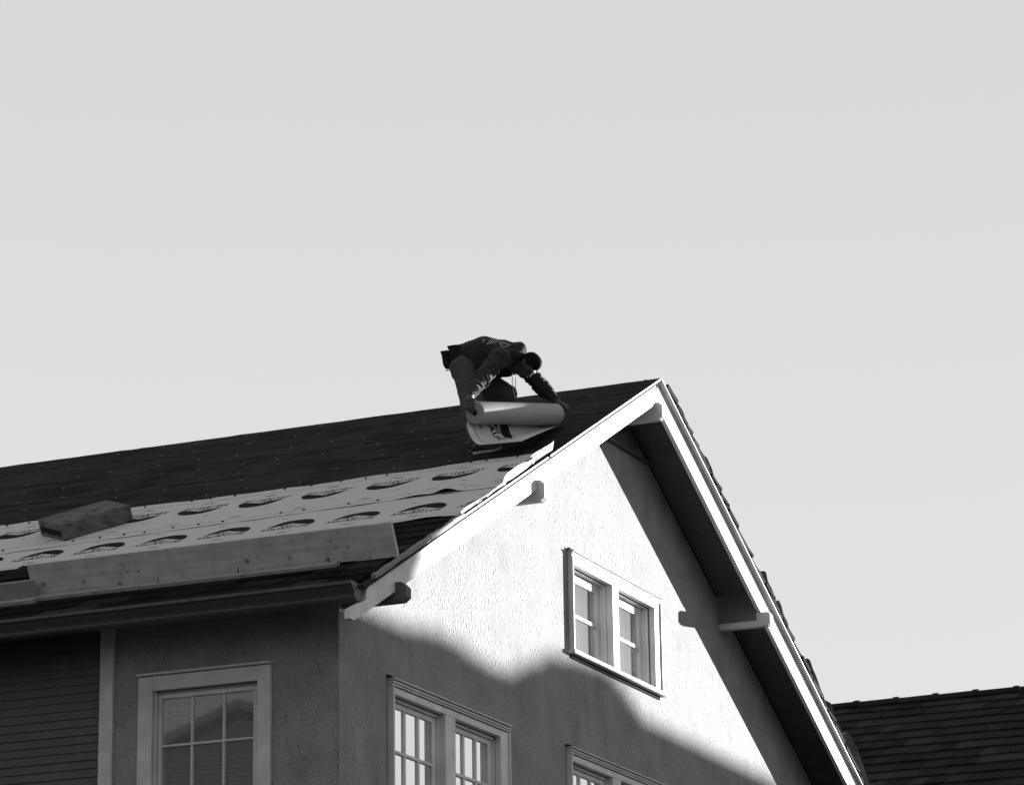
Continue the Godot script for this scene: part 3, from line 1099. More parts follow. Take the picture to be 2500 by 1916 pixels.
# ------------------------------------------------------------------ windows
# glass: [a0, a1, y0, y1] of one pane
func pane(parent: Node, A: Vector3, D: Vector3, a0: float, a1: float, y0: float, y1: float, d: float, m: Material) -> void:
	var st := begin()
	bar(st, A, D, a0, a1, y0, y1, d - 0.002, d + 0.002, 0.0)
	put("pane", done(st), m, parent)

func frame_ring(st: SurfaceTool, A: Vector3, D: Vector3, a0: float, a1: float, y0: float, y1: float, wl: float, wr: float, wt: float, wb: float, d0: float, d1: float) -> void:
	bar(st, A, D, a0, a0 + wl, y0, y1, d0, d1)
	bar(st, A, D, a1 - wr, a1, y0, y1, d0, d1)
	bar(st, A, D, a0 + wl, a1 - wr, y1 - wt, y1, d0, d1 - 0.001)
	bar(st, A, D, a0 + wl, a1 - wr, y0, y0 + wb, d0, d1 - 0.001)

func crown(st: SurfaceTool, a0: float, a1: float, y: float) -> void:
	for k in 3:
		var yy: float = y - [0.0, 0.022, 0.044][k]
		bar(st, GA, GD, a0, a1, yy - [0.014, 0.018, 0.016][k], yy, 0.0, [0.075, 0.060, 0.050][k], 0.004)

func build_gable_windows() -> void:
	# upper pair
	var w := begin()
	bar(w, GA, GD, 4.998, 5.04, 8.245, 9.162, -0.02, 0.040)
	bar(w, GA, GD, 7.199, 7.345, 8.245, 9.162, -0.02, 0.040)
	bar(w, GA, GD, 5.04, 7.199, 9.093, 9.162, -0.02, 0.0395)
	bar(w, GA, GD, 6.045, 6.202, 8.245, 9.093, -0.12, 0.0395)
	var win := put("window", done(w), mats.trim, house)
	part_bar("back_band", mats.trim, win, GA, GD, 4.975, 4.997, 8.245, 9.165, 0.0, 0.058)
	part_bar("back_band", mats.trim, win, GA, GD, 7.346, 7.372, 8.245, 9.165, 0.0, 0.058)
	w = begin()
	crown(w, 4.965, 7.39, 9.224)
	put("crown_moulding", done(w), mats.trim, win)
	part_bar("sill", mats.trim, win, GA, GD, 4.95, 7.43, 8.200, 8.244, -0.14, 0.075, 0.008)
	part_bar("sill_shade_strip", mats.dark, win, GA, GD, 5.0, 7.37, 8.165, 8.1985, -0.02, 0.014, 0.003)  # dark strip painted in for the shade under the sill
	caulk(win, 4.955, 5.05, 9.232)
	# stepped jambs and heads
	for r in [[5.04, 6.045], [6.202, 7.199]]:
		w = begin()
		bar(w, GA, GD, r[1] - 0.026, r[1] - 0.001, 8.246, 9.090, -0.20, -0.030)
		bar(w, GA, GD, r[1] - 0.042, r[1] - 0.027, 8.246, 9.070, -0.20, -0.062)
		bar(w, GA, GD, r[0] + 0.001, r[0] + 0.026, 8.246, 9.090, -0.20, -0.030)
		bar(w, GA, GD, r[0] + 0.027, r[1] - 0.027, 9.084, 9.0915, -0.20, -0.032)
		put("jamb", done(w), mats.trim, win)
		w = begin()
		frame_ring(w, GA, GD, r[0] + 0.027, r[1] - 0.043, 8.246, 9.082, 0.05, 0.085, 0.091, 0.075, -0.125, -0.085)
		bar(w, GA, GD, r[0] + 0.078, r[1] - 0.129, 8.640, 8.676, -0.124, -0.086)
		put("sash", done(w), mats.trim, win)
		pane(win, GA, GD, r[0] + 0.07, r[1] - 0.12, 8.31, 8.645, -0.108, mats.glass)
		pane(win, GA, GD, r[0] + 0.07, r[1] - 0.12, 8.672, 8.998, -0.108, mats.glass)
		# hanging cloth behind the glass, folded
		w = begin()
		var rows := []
		var uvs := []
		for j in 2:
			var row := PackedVector3Array()
			var t := PackedVector2Array()
			for i in 61:
				var a: float = lerpf(r[0] - 0.05, r[1] + 0.06, i / 60.0)
				row.append(GA * a + Vector3.UP * (9.12 if j == 1 else 8.2) + GD * (-0.215 + 0.012 * sin(a * 70.0) + 0.008 * sin(a * 31.0)))
				t.append(Vector2(a, j))
			rows.append(row)
			uvs.append(t)
		sheet(w, rows, uvs, GD)
		put("curtain", done(w), mats.curtain, win)
	lower_window(0.0, 0.0)
	lower_window(3.93, 0.045)

func caulk(win: Node, a0: float, a1: float, y: float) -> void:
	var st := begin()
	var pts := PackedVector3Array()
	var n := int((a1 - a0) / 0.03) + 3
	for i in n:
		pts.append(GA * lerpf(a0, a1, i / (n - 1.0)) + Vector3.UP * (y + rng.randf_range(-0.004, 0.006)) + GD * rng.randf_range(0.004, 0.026))
	tube(st, pts, 0.013, 6)
	put("caulk", done(st), mats.dark, win)

func lower_window(o: float, up: float) -> void:
	var Y := 7.0 + up
	var bot := 5.35 + up
	var w := begin()
	bar(w, GA, GD, 0.955 + o, 0.995 + o, bot, Y + 0.165, -0.02, 0.040)
	bar(w, GA, GD, 3.216 + o, 3.385 + o, bot, Y + 0.165, -0.02, 0.040)
	bar(w, GA, GD, 0.995 + o, 3.216 + o, Y + 0.105, Y + 0.165, -0.02, 0.0395)
	bar(w, GA, GD, 2.018 + o, 2.23 + o, bot, Y + 0.105, -0.10, 0.0395)
	var win := put("window", done(w), mats.trim, house)
	part_bar("back_band", mats.trim, win, GA, GD, 0.930 + o, 0.953 + o, bot, Y + 0.172, 0.0, 0.058)
	part_bar("back_band", mats.trim, win, GA, GD, 3.387 + o, 3.410 + o, bot, Y + 0.172, 0.0, 0.058)
	w = begin()
	crown(w, 0.925 + o, 3.415 + o, Y + 0.235)
	put("crown_moulding", done(w), mats.trim, win)
	caulk(win, 0.90 + o, 3.42 + o, Y + 0.246)
	part_bar("sill", mats.trim, win, GA, GD, 0.90 + o, 3.44 + o, bot - 0.05, bot - 0.002, -0.14, 0.075, 0.008)
	for q in [[0.996, 2.017, 0.0], [2.231, 3.215, 1.236]]:
		var a0: float = q[0] + o
		var a1: float = q[1] + o
		w = begin()
		bar(w, GA, GD, a0, a1, Y + 0.075, Y + 0.103, -0.20, -0.028)
		bar(w, GA, GD, a1 - 0.018, a1, bot, Y + 0.074, -0.20, -0.020)
		bar(w, GA, GD, a0, a0 + 0.018, bot, Y + 0.074, -0.20, -0.020)
		put("jamb", done(w), mats.trim, win)
		w = begin()
		frame_ring(w, GA, GD, a0 + 0.019, a1 - 0.019, bot, Y + 0.07, 0.085, 0.075, 0.045, 0.08, -0.085, -0.045)
		put("sash", done(w), mats.trim, win)
		var g0 := a0 + 0.104
		var g1 := a1 - 0.094
		var pw := (g1 - g0) / 3.0
		for c in 2:
			part_bar("muntin", mats.trim, win, GA, GD, g0 + pw * (c + 1) - 0.02, g0 + pw * (c + 1) + 0.02, bot + 0.08, Y + 0.025, -0.082, -0.048)
		for r in 4:
			var y1 := Y + 0.028 - r * 0.388
			var y0 := maxf(y1 - 0.365, bot + 0.07)
			if r < 3: part_bar("muntin", mats.trim, win, GA, GD, g0, g1, y1 - 0.388 - 0.004, y1 - 0.388 + 0.024, -0.080, -0.046)
			for c in 3:
				pane(win, GA, GD, g0 + pw * c + 0.012, g0 + pw * (c + 1) - 0.012, y0, y1, -0.066, mats.mirror_pane)

func build_eave_window() -> void:
	var A := Vector3.RIGHT
	var D := Vector3.BACK
	var bot := 5.25
	var w := begin()
	bar(w, A, D, -1.868, -1.731, bot, 7.24, -0.02, 0.030)
	bar(w, A, D, -0.737, -0.614, bot, 7.24, -0.02, 0.030)
	bar(w, A, D, -1.731, -0.737, 7.113, 7.24, -0.02, 0.0295)
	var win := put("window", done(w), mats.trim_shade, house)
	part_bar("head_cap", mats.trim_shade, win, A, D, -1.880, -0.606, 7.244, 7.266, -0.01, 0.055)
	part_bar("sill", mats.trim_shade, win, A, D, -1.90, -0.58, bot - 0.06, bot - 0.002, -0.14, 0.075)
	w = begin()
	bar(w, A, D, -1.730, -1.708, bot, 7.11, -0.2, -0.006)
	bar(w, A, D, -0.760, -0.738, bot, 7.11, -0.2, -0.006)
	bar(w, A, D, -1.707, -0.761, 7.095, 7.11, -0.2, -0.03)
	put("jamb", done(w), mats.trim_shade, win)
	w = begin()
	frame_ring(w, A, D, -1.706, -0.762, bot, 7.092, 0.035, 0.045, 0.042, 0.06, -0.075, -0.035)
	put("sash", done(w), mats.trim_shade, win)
	for x in [-1.386, -1.086]:
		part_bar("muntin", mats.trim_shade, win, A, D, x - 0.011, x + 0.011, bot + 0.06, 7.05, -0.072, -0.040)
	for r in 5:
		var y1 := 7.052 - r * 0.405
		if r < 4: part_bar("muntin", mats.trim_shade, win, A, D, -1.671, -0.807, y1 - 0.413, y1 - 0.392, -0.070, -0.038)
		for c in 3:
			var a0: float = [-1.672, -1.376, -1.076][c]
			var a1: float = [-1.396, -1.096, -0.806][c]
			pane(win, A, D, a0, a1, maxf(y1 - 0.394, bot + 0.05), y1, -0.056, mats.glass_bright)
	w = begin()
	for i in 46:
		box(w, Vector3(-1.235, 7.08 - i * 0.037, -0.13), Basis(Vector3.RIGHT, 0.75), Vector3(0.44, 0.0012, 0.021))
	for x in [-1.53, -0.94]:
		tube(w, PackedVector3Array([Vector3(x, 7.09, -0.105), Vector3(x, 5.4, -0.105)]), 0.003, 5)
	tag(put("window_blind", done(w), mats.blind, win), "", "", "", "stuff")

# ------------------------------------------------------------------ neighbours
func build_neighbours() -> void:
	# the dark tiled roof at the lower right
	var n := thing("neighbour_house", "neighbouring house behind with a dark tiled roof, low at the right edge", "house", Vector3(-3, 0, -20))
	var o := -n.position
	var ry := 10.47
	var e := 0.35
	var tn := Vector3(0, 1, M) / CS
	var td := Vector3(0, -M, 1) / CS
	var B := Basis(Vector3.RIGHT, tn, td)
	var st := begin()
	prism(st, PackedVector2Array([Vector2(0, ry - 0.05), Vector2(5.6, ry - 0.05 - 5.6 * M), Vector2(5.6, ry - 0.25 - 5.6 * M), Vector2(0, ry - 0.3), Vector2(-5.6, ry - 0.25 - 5.6 * M), Vector2(-5.6, ry - 0.05 - 5.6 * M)]), o + Vector3(-9, 0, -20), Vector3.BACK, Vector3.UP, Vector3(11, 0, 0))
	var roof := put("roof", done(st), mats.tile1, n)
	st = begin()
	slab(st, o + Vector3(-8.6, 0, -25), o + Vector3(1.6, ry - 0.3 - 5.0 * M, -15))
	prism(st, PackedVector2Array([Vector2(-4.9, ry - 0.3 - 5.0 * M), Vector2(4.9, ry - 0.3 - 5.0 * M), Vector2(0, ry - 0.35)]), o + Vector3(-8.5, 0, -20), Vector3.BACK, Vector3.UP, Vector3(10, 0, 0))
	put("wall", done(st), mats.far_wall, n)
	rng.seed = 71
	var kinds := []
	for w in [0.20, 0.27, 0.36]:
		var t := begin()
		prism(t, PackedVector2Array([Vector2(-0.06, -0.012), Vector2(-0.06, 0.0), Vector2(e + 0.02, 0.034), Vector2(e + 0.026, 0.028), Vector2(e + 0.024, 0.004), Vector2(e + 0.01, -0.004)]), Vector3(0.002, 0, 0), Vector3.BACK, Vector3.UP, Vector3(w - 0.004, 0, 0))
		kinds.append(done(t))
	for row in 15:
		var x := -3.6 - rng.randf() * 0.3
		var s := row * e + 0.02
		while x < 1.95:
			var k := rng.randi() % 3
			var w: float = [0.20, 0.27, 0.36][k]
			if row == 0 or x < -3.2 + row * 0.2: pass
			var b := B * Basis(Vector3.RIGHT, rng.randf_range(-0.012, 0.012)) * Basis(Vector3.UP, rng.randf_range(-0.012, 0.012))
			put("roof_tile", kinds[k], mats["tile%d" % [0, 0, 1, 1, 2, 2, 2, 3, 3, 4][rng.randi() % 10]], roof, Transform3D(b, o + Vector3(x, ry - 0.03, -20) + td * s + Vector3.UP * rng.randf_range(-0.003, 0.004)))
			x += w
	# ridge caps, each with a raised collar
	var cap := begin()
	var rings := []
	for q in [[0.0, 0.092], [0.50, 0.100], [0.505, 0.114], [0.572, 0.116], [0.577, 0.10]]:
		var ring := PackedVector3Array()
		for i in 12:
			var a := PI * (i / 11.0 * 1.16 - 0.08)
			ring.append(Vector3(q[0], sin(a) * q[1] * 0.85, cos(a) * q[1] * 1.25))
		rings.append(ring)
	loft(cap, rings)
	var capm := done(cap)
	for i in 11:
		put("ridge_cap", capm, mats["tile%d" % [2, 3, 2, 1][i % 4]], roof, Transform3D(Basis(Vector3.UP, rng.randf_range(-0.02, 0.02)), o + Vector3(-4.1 + i * 0.573, ry - 0.045, -20)))
	# house across the street: seen only in the left window's glass
	gable_house("house_across_street", "plain gabled house across the street, seen in the left window's glass", Vector3(-11.5, 0, 26), PI / 2, 12.0, 12.6, 9.15, 11.38)
	# house and trees to the east, whose shadow lies on the lower part of the gable
	gable_house("house_beyond_gable", "plain house out of sight to the right, nearer of two shading the gable wall", Vector3(14.92, 0, -33.35), PI / 2, 4.4, 6.5, 10.1, 12.23)
	gable_house("house_beyond_gable", "plain house out of sight to the right, farther of two shading the gable wall", Vector3(15.15, 0, -42.0), PI / 2 - 0.03, 9.4, 6.5, 10.3, 12.42)
	for t in [[-29.7, 13.38, 0.56, 1.6, "leftmost"], [-32.95, 12.26, 0.85, 1.0, "middle"], [-36.3, 12.64, 1.0, 1.0, "rightmost"]]:
		leafy_tree("round leafy tree beyond the gable, %s of three" % t[4], Vector3(14.92, 0, t[0]), t[1], t[2], t[3])
	for t in [[-28.0, 30.0, 14.5, 5.0, "tall"], [4.0, 38.0, 15.5, 5.5, "broad"], [23.0, 36.0, 14.0, 5.0, "rightmost"]]:  # added out of sight: crowns screen low sky from the eave wall
		leafy_tree("%s unseen tree added across the road to dim the eave wall" % t[4], Vector3(t[0], 0, t[1]), t[2], t[3], 1.0)

func gable_house(called: String, label: String, at: Vector3, turn: float, length: float, depth: float, eave: float, ridge: float) -> void:
	var h := thing(called, label, "house", at)
	h.rotation.y = turn
	var st := begin()
	slab(st, Vector3(-length / 2, 0, -depth / 2), Vector3(length / 2, eave, depth / 2))
	prism(st, PackedVector2Array([Vector2(-depth / 2 + 0.02, eave), Vector2(depth / 2 - 0.02, eave), Vector2(0, ridge - 0.15)]), Vector3(-length / 2 + 0.01, 0, 0), Vector3.BACK, Vector3.UP, Vector3(length - 0.02, 0, 0))
	put("wall", done(st), mats.far_wall, h)
	st = begin()
	var m := (ridge - eave) / (depth / 2)
	var d := depth / 2 + 0.5
	prism(st, PackedVector2Array([Vector2(0, ridge), Vector2(d, ridge - d * m), Vector2(d, ridge - d * m - 0.14), Vector2(0, ridge - 0.14), Vector2(-d, ridge - d * m - 0.14), Vector2(-d, ridge - d * m)]), Vector3(-length / 2 - 0.4, 0, 0), Vector3.BACK, Vector3.UP, Vector3(length + 0.8, 0, 0))
	put("roof", done(st), mats.far_roof, h)
	for i in 3:
		for sd in [-1.0, 1.0]:
			st = begin()
			var x := (i - 1) * length * 0.3
			slab(st, Vector3(x - 0.5, 4.6, sd * (depth / 2 + 0.02) - 0.03), Vector3(x + 0.5, 6.1, sd * (depth / 2 + 0.02) + 0.03), 0.01)
			var f := put("window", done(st), mats.trim, h)
			st = begin()
			slab(st, Vector3(x - 0.42, 4.68, sd * (depth / 2 + 0.055) - 0.006), Vector3(x + 0.42, 6.02, sd * (depth / 2 + 0.055) + 0.006))
			put("pane", done(st), mats.room, f)

func leafy_tree(label: String, at: Vector3, top: float, r: float, tall: float) -> void:
	var t := thing("broadleaf_tree", label, "tree", at, "")
	var st := begin()
	tube(st, PackedVector3Array([Vector3.ZERO, Vector3(0.06, 3, 0.03), Vector3(0, top - r * tall, 0)]), 0.22, 10, 0.10)
	for k in 7:
		var a := TAU * k / 7.0
		tube(st, PackedVector3Array([Vector3(0, top - r * tall * 1.8, 0), Vector3(cos(a) * r * 0.35, top - r * tall * 1.3, sin(a) * r * 0.35), Vector3(cos(a) * r * 0.6, top - r * tall * 0.8, sin(a) * r * 0.6)]), 0.09, 6, 0.03)
	put("trunk", done(st), mats.bark, t)
	st = begin()
	rng.seed = 91 + int(top * 10)
	var n := FastNoiseLite.new()
	n.seed = 3
	n.frequency = 0.9
	for i in 15000:
		var d := Vector3(rng.randfn(), rng.randfn(), rng.randfn()).normalized()
		var rad := r * pow(rng.randf(), 0.3) * (0.96 + 0.09 * n.get_noise_3dv(d * 1.5))
		var p := Vector3(0, top - r * tall, 0) + Vector3(d.x * rad, d.y * rad * tall, d.z * rad)
		var u := Vector3(rng.randfn(), rng.randfn(), rng.randfn()).normalized()
		var v := u.cross(d + Vector3(0.1, 0.2, 0.3)).normalized()
		var l := rng.randf_range(0.07, 0.12) * maxf(1.0, r / 2.0)
		tri(st, p - u * l, p + v * l * 0.5, p + u * l, d)
		tri(st, p - u * l, p - v * l * 0.5, p + u * l, d)
	tag(put("crown", done(st), mats.leaf, t), "", "", "", "stuff")

# ------------------------------------------------------------------ things on the roof
func build_toe_boards() -> void:
	# long board standing on edge across the slope
	var at := rf(-1.24, 6.93, 0)
	var t := thing("toe_board", "long pale plank on edge along the eave, nails along its foot", "plank", at, "roof planks above the gutter")
	var st := begin()
	box(st, rf(-1.245, 6.915, 0.167) - at, Basis(Vector3(0.99988, 0, 0.0) + ds * 0.0155, ns, ds).orthonormalized(), Vector3(1.755, 0.155, 0.019), 0.003)
	put("board", done(st), mats.plank, t)
	st = begin()
	box(st, rf(-1.48, 6.99, 0.031) - at, Basis(Vector3(0.99988, 0, 0.0) + ds * 0.0155, ns, ds).orthonormalized(), Vector3(1.46, 0.021, 0.05), 0.004)
	put("cleat", done(st), mats.cleat, t)
	for x in [-0.10, -0.95, -1.72]:
		st = begin()
		tube(st, PackedVector3Array([rf(x, 7.0, 0.045) - at, rf(x - 0.005, 6.985, 0.10) - at]), 0.0035, 6)
		put("nail", done(st), mats.dark, t)
	# short board at the left edge
	at = rf(-3.6, 6.95, 0)
	t = thing("toe_board", "short darker plank at the left edge, below the long one's end", "plank", at, "")
	st = begin()
	box(st, rf(-4.05, 6.985, 0.115) - at, BS, Vector3(1.135, 0.088, 0.019), 0.003)
	put("board", done(st), mats.plank_old, t)
	st = begin()
	box(st, rf(-4.12, 7.05, 0.032) - at, BS, Vector3(1.22, 0.024, 0.045), 0.005)
	put("cleat", done(st), mats.cleat, t)

func build_foam() -> void:
	# corner F nearest the eave; edges u (up the slope to the right) and v (up to the left)
	var f := rf(-3.967, 4.58, 0.022)
	var u := (Vector3.RIGHT * 0.469 + ds * -0.551)
	var v := (Vector3.RIGHT * -0.450 + ds * -0.429)
	var un := u.normalized()
	var vn := (v - un * v.dot(un)).normalized()
	var c := f + un * 0.36 + vn * 0.311 + ns * 0.08
	var t := thing("foam_block", "worn dark grey rectangular block with a slot in its end, on the white sheet", "block", f + ns * -0.02)
	var st := begin()
	box(st, c - t.position, Basis(un, ns, un.cross(ns)), Vector3(0.36, 0.08, 0.311), 0.008)
	var body := put("body", done(st), mats.foam, t)
	st = begin()
	box(st, f + vn * 0.30 + ns * 0.065 - un * -0.0 - t.position, Basis(un, ns, un.cross(ns)), Vector3(0.002, 0.028, 0.275), 0.0)
	put("slot", done(st), mats.dark, body)

var roll_a := Vector3(-0.2136, 10.2032, -3.2856)
var roll_b := Vector3(0.1099, 10.4502, -4.4810)
const RR := 0.107

func build_roll() -> void:
	var ax := (roll_b - roll_a).normalized()
	var L := roll_a.distance_to(roll_b)
	var t := thing("underlayment_roll", "thick pale roll of underlayment held by the roofer, its loose end hanging", "roll", roll_a - Vector3.UP * 0.2)
	var o := t.position
	var e1 := (Vector3.UP - ax * ax.y).normalized()
	var e2 := ax.cross(e1).normalized()     # towards... see sign below
	if e2.x < 0: e2 = -e2
	# the roll: a slightly uneven cylinder with rounded ends
	var st := begin()
	st.set_smooth_group(1)
	var N := 40
	var prof := [[0.0, RR - 0.006], [0.003, RR - 0.001], [0.012, RR], [0.3, RR * 0.995], [0.7, RR * 1.0], [L - 0.012, RR], [L - 0.003, RR - 0.001], [L, RR - 0.006]]
	for i in prof.size() - 1:
		for k in N:
			var a0 := TAU * k / N
			var a1 := TAU * (k + 1) / N
			var d0 := e1 * cos(a0) + e2 * sin(a0)
			var d1 := e1 * cos(a1) + e2 * sin(a1)
			quad(st, roll_a - o + ax * prof[i][0] + d0 * prof[i][1], roll_a - o + ax * prof[i][0] + d1 * prof[i][1], roll_a - o + ax * prof[i + 1][0] + d1 * prof[i + 1][1], roll_a - o + ax * prof[i + 1][0] + d0 * prof[i + 1][1], d0 + d1)
	put("roll", done(st), mats.paper, t)
	# wound end faces with a hole
	for end in 2:
		st = begin()
		var c := roll_a - o if end == 0 else roll_b - o
		var out := -ax if end == 0 else ax
		var rad := [0.028, 0.034, 0.05, 0.066, 0.082, RR - 0.006]
		for i in rad.size() - 1:
			for k in N:
				var a0 := TAU * k / N
				var a1 := TAU * (k + 1) / N
				var d0 := e1 * cos(a0) + e2 * sin(a0)
				var d1 := e1 * cos(a1) + e2 * sin(a1)
				var dip0: float = -0.002 * (i % 2)
				var dip1: float = -0.002 * ((i + 1) % 2) if i < rad.size() - 2 else 0.0
				quad(st, c + d0 * rad[i] + out * dip0, c + d1 * rad[i] + out * dip0, c + d1 * rad[i + 1] + out * dip1, c + d0 * rad[i + 1] + out * dip1, out)
		put("roll_end", done(st), mats.paper_end, t)
	st = begin()
	for k in 24:
		var a0 := TAU * k / 24
		var a1 := TAU * (k + 1) / 24
		var d0 := (e1 * cos(a0) + e2 * sin(a0)) * 0.0285
		var d1 := (e1 * cos(a1) + e2 * sin(a1)) * 0.0285
		quad(st, roll_a - o + d0 - ax * 0.002, roll_a - o + d1 - ax * 0.002, roll_b - o + d1, roll_b - o + d0, -(d0 + d1))
	put("core_tube", done(st), mats.deck, t)
	# the loose end: leaves the roll on its far (-x) side, hangs down and turns back under towards +x
	st = begin()
	var near := PackedVector3Array([roll_a - e2 * RR * 0.98 - e1 * 0.02, roll_a - e2 * RR * 0.93 - e1 * 0.06])
	var nq := near_edge()
	near.append_array(nq)
	var far := far_edge()
	var nn := resample(near, 30)
	var ff := resample(far, 30)
	var rows := []
	var uvs := []
	for i in 30:
		var r := PackedVector3Array()
		var tt := PackedVector2Array()
		for j in 21:
			var g := j / 20.0
			r.append(nn[i].lerp(ff[i], g) - o)
			tt.append(Vector2(0.62 - i / 29.0 * 0.75, 0.04 + g * 0.9))
		rows.append(r)
		uvs.append(tt)
	sheet(st, rows, uvs, Vector3.UP)
	put("loose_sheet", done(st), mats.print, t)

# lower edge of the hanging sheet, in the plane of the roll's near end
func near_edge() -> PackedVector3Array:
	return PackedVector3Array([Vector3(-0.300, 10.09, -3.29), Vector3(-0.268, 10.01, -3.272), Vector3(-0.235, 9.945, -3.262), Vector3(-0.195, 9.90, -3.255), Vector3(-0.150, 9.876, -3.25), Vector3(-0.07, 9.870, -3.25), Vector3(0.10, 9.866, -3.26), Vector3(0.262, 9.866, -3.28)])

func far_edge() -> PackedVector3Array:
	var b := roll_b
	return PackedVector3Array([b + Vector3(-RR, 0.02, 0), b + Vector3(-RR, -0.05, 0), b + Vector3(-0.085, -0.09, 0), b + Vector3(-0.05, -0.108, 0), b + Vector3(0.0, -0.115, 0), b + Vector3(0.06, -0.112, 0.01), b + Vector3(0.11, -0.109, 0.05)])

func resample(p: PackedVector3Array, n: int) -> PackedVector3Array:
	var c := Curve3D.new()
	for i in p.size():
		var tn := (p[mini(i + 1, p.size() - 1)] - p[maxi(i - 1, 0)]) / 6.0
		c.add_point(p[i], -tn, tn)
	c.bake_interval = 0.005
	var out := PackedVector3Array()
	for i in n: out.append(c.sample_baked(c.get_baked_length() * i / (n - 1.0), true))
	return out

# ------------------------------------------------------------------ the roofer
func build_person() -> void:
	var base := rf(-0.36, 2.6, 0)
	var man := thing("person", "person in dark hooded top and trousers bending over the roll on the roof", "person", base)
	var pel := Vector3(-0.70, 10.99, -4.13)
	var mid := Vector3(-0.45, 11.04, -4.14)
	var che := Vector3(-0.24, 10.98, -4.13)
	var neck := Vector3(-0.10, 10.95, -4.13)
	var rsh := Vector3(-0.22, 10.90, -3.90)
	var rel := Vector3(-0.33, 10.63, -3.66)
	var rwr := Vector3(-0.282, 10.385, -3.34)
	var lsh := Vector3(-0.17, 10.94, -4.36)
	var lel := Vector3(-0.03, 10.74, -4.50)
	var lwr := Vector3(0.10, 10.605, -4.52)
	var rhp := Vector3(-0.66, 10.90, -4.00)
	var rkn := Vector3(-0.515, 10.43, -3.86)
	var ran := Vector3(-0.385, 10.01, -3.735)
	var lhp := Vector3(-0.66, 10.93, -4.27)
	var lkn := Vector3(-0.375, 10.685, -4.40)
	var lan := Vector3(-0.40, 10.40, -4.50)
	# head frame: crown towards +x, face down
	var U := Vector3(0.90, 0.43, 0.05).normalized()
	var F := Vector3(0.40, -0.88, 0.22)
	F = (F - U * F.dot(U)).normalized()
	var S := U.cross(F)
	if S.z < 0: S = -S
	var hc := Vector3(-0.018, 10.862, -4.11)

	# body: one continuous skin, thin under the clothes
	var body := Hull.new()
	var b := []
	b.append([pel + Vector3(0, 0, 0.06), mid + Vector3(0, 0, 0.06), 0.10, 0.105])
	b.append([pel - Vector3(0, 0, 0.06), mid - Vector3(0, 0, 0.06), 0.10, 0.105])
	b.append([mid, che, 0.12, 0.12])
	b.append([che, neck, 0.09, 0.055])
	b.append([neck, hc - U * 0.04, 0.052, 0.052])
	b.append([che, rsh, 0.08, 0.06]); b.append([che, lsh, 0.08, 0.06])
	b.append([rsh, rel, 0.050, 0.040]); b.append([rel, rwr, 0.040, 0.028])
	b.append([lsh, lel, 0.050, 0.040]); b.append([lel, lwr, 0.040, 0.028])
	b.append([pel, rhp, 0.09, 0.085]); b.append([pel, lhp, 0.09, 0.085])
	b.append([rhp, rkn, 0.075, 0.055]); b.append([rkn, ran, 0.055, 0.038])
	b.append([lhp, lkn, 0.075, 0.055]); b.append([lkn, lan, 0.055, 0.038])
	b.append([ran, ran + Vector3(0.16, -0.06, 0.01), 0.035, 0.03])
	b.append([lan, lan + Vector3(0.16, -0.03, 0.02), 0.035, 0.03])
	var rha := Vector3(-0.258, 10.318, -3.268)   # palm
	var lha := Vector3(0.135, 10.565, -4.515)
	b.append([rwr, rha, 0.028, 0.030])
	b.append([lwr, lha, 0.028, 0.030])
	net(body, shifted(b, base), 0.016, 60.0)
	# head
	var hd := []
	hd.append([hc + U * 0.030 - F * 0.012, hc + U * 0.034 - F * 0.016, 0.088, 0.086])
	hd.append([hc + U * 0.020 + F * 0.030, hc + U * 0.0 + F * 0.04, 0.066, 0.060])
	hd.append([hc - U * 0.03 + F * 0.035, hc - U * 0.085 + F * 0.058, 0.052, 0.030])
	hd.append([hc - U * 0.02 - F * 0.02, hc - U * 0.12 - F * 0.04, 0.055, 0.055])
	hd.append([hc + U * 0.010 + F * 0.100, hc - U * 0.028 + F * 0.118, 0.010, 0.014])   # nose
	hd.append([hc + U * 0.022 + F * 0.088 + S * 0.034, hc + U * 0.022 + F * 0.088 - S * 0.034, 0.014, 0.014])   # brow
	hd.append([hc - U * 0.056 + F * 0.088 + S * 0.018, hc - U * 0.056 + F * 0.088 - S * 0.018, 0.010, 0.010])   # lips
	hd.append([hc - U * 0.068 + F * 0.084 + S * 0.014, hc - U * 0.068 + F * 0.084 - S * 0.014, 0.010, 0.010])
	for sd in [-1.0, 1.0]:
		hd.append([hc + S * sd * 0.078 + U * 0.018 - F * 0.008, hc + S * sd * 0.080 - U * 0.022, 0.013, 0.010])    # ears
		hd.append([hc + S * sd * 0.034 + U * 0.0 + F * 0.082, hc + S * sd * 0.034 + U * 0.0 + F * 0.083, 0.011, 0.011])    # eyes in their sockets
	net(body, shifted(hd, base), 0.006, 130.0)
	# hands: palm, four fingers and thumb each
	var cdir := (roll_b - roll_a).normalized()
	var rh := []
	var p0 := rha
	# right hand: palm over the rim of the roll's near end, fingers curling into the core
	var core := roll_a - cdir * 0.006
	var side := Vector3(0.9, 0.1, -0.42).normalized()
	rh.append([rwr, p0, 0.027, 0.026])
	rh.append([p0 - side * 0.024, p0 + side * 0.024, 0.029, 0.029])
	for k in 4:
		var off := side * (k - 1.5) * 0.021
		var kn := p0 + off + Vector3(0.0, -0.038, 0.016)
		var m1 := kn + Vector3(0.004, -0.036 - 0.003 * (1 - absf(k - 1.5)), 0.006)
		var tp := m1.lerp(core + off * 0.55, 0.7) + Vector3(0, -0.006, -0.004)
		rh.append([p0 + off * 0.9, kn, 0.016, 0.0125])
		rh.append([kn, m1, 0.0125, 0.011])
		rh.append([m1, tp, 0.011, 0.009])
	rh.append([p0 + side * 0.02, p0 + side * 0.052 + Vector3(0.0, -0.006, 0.0), 0.014, 0.011])
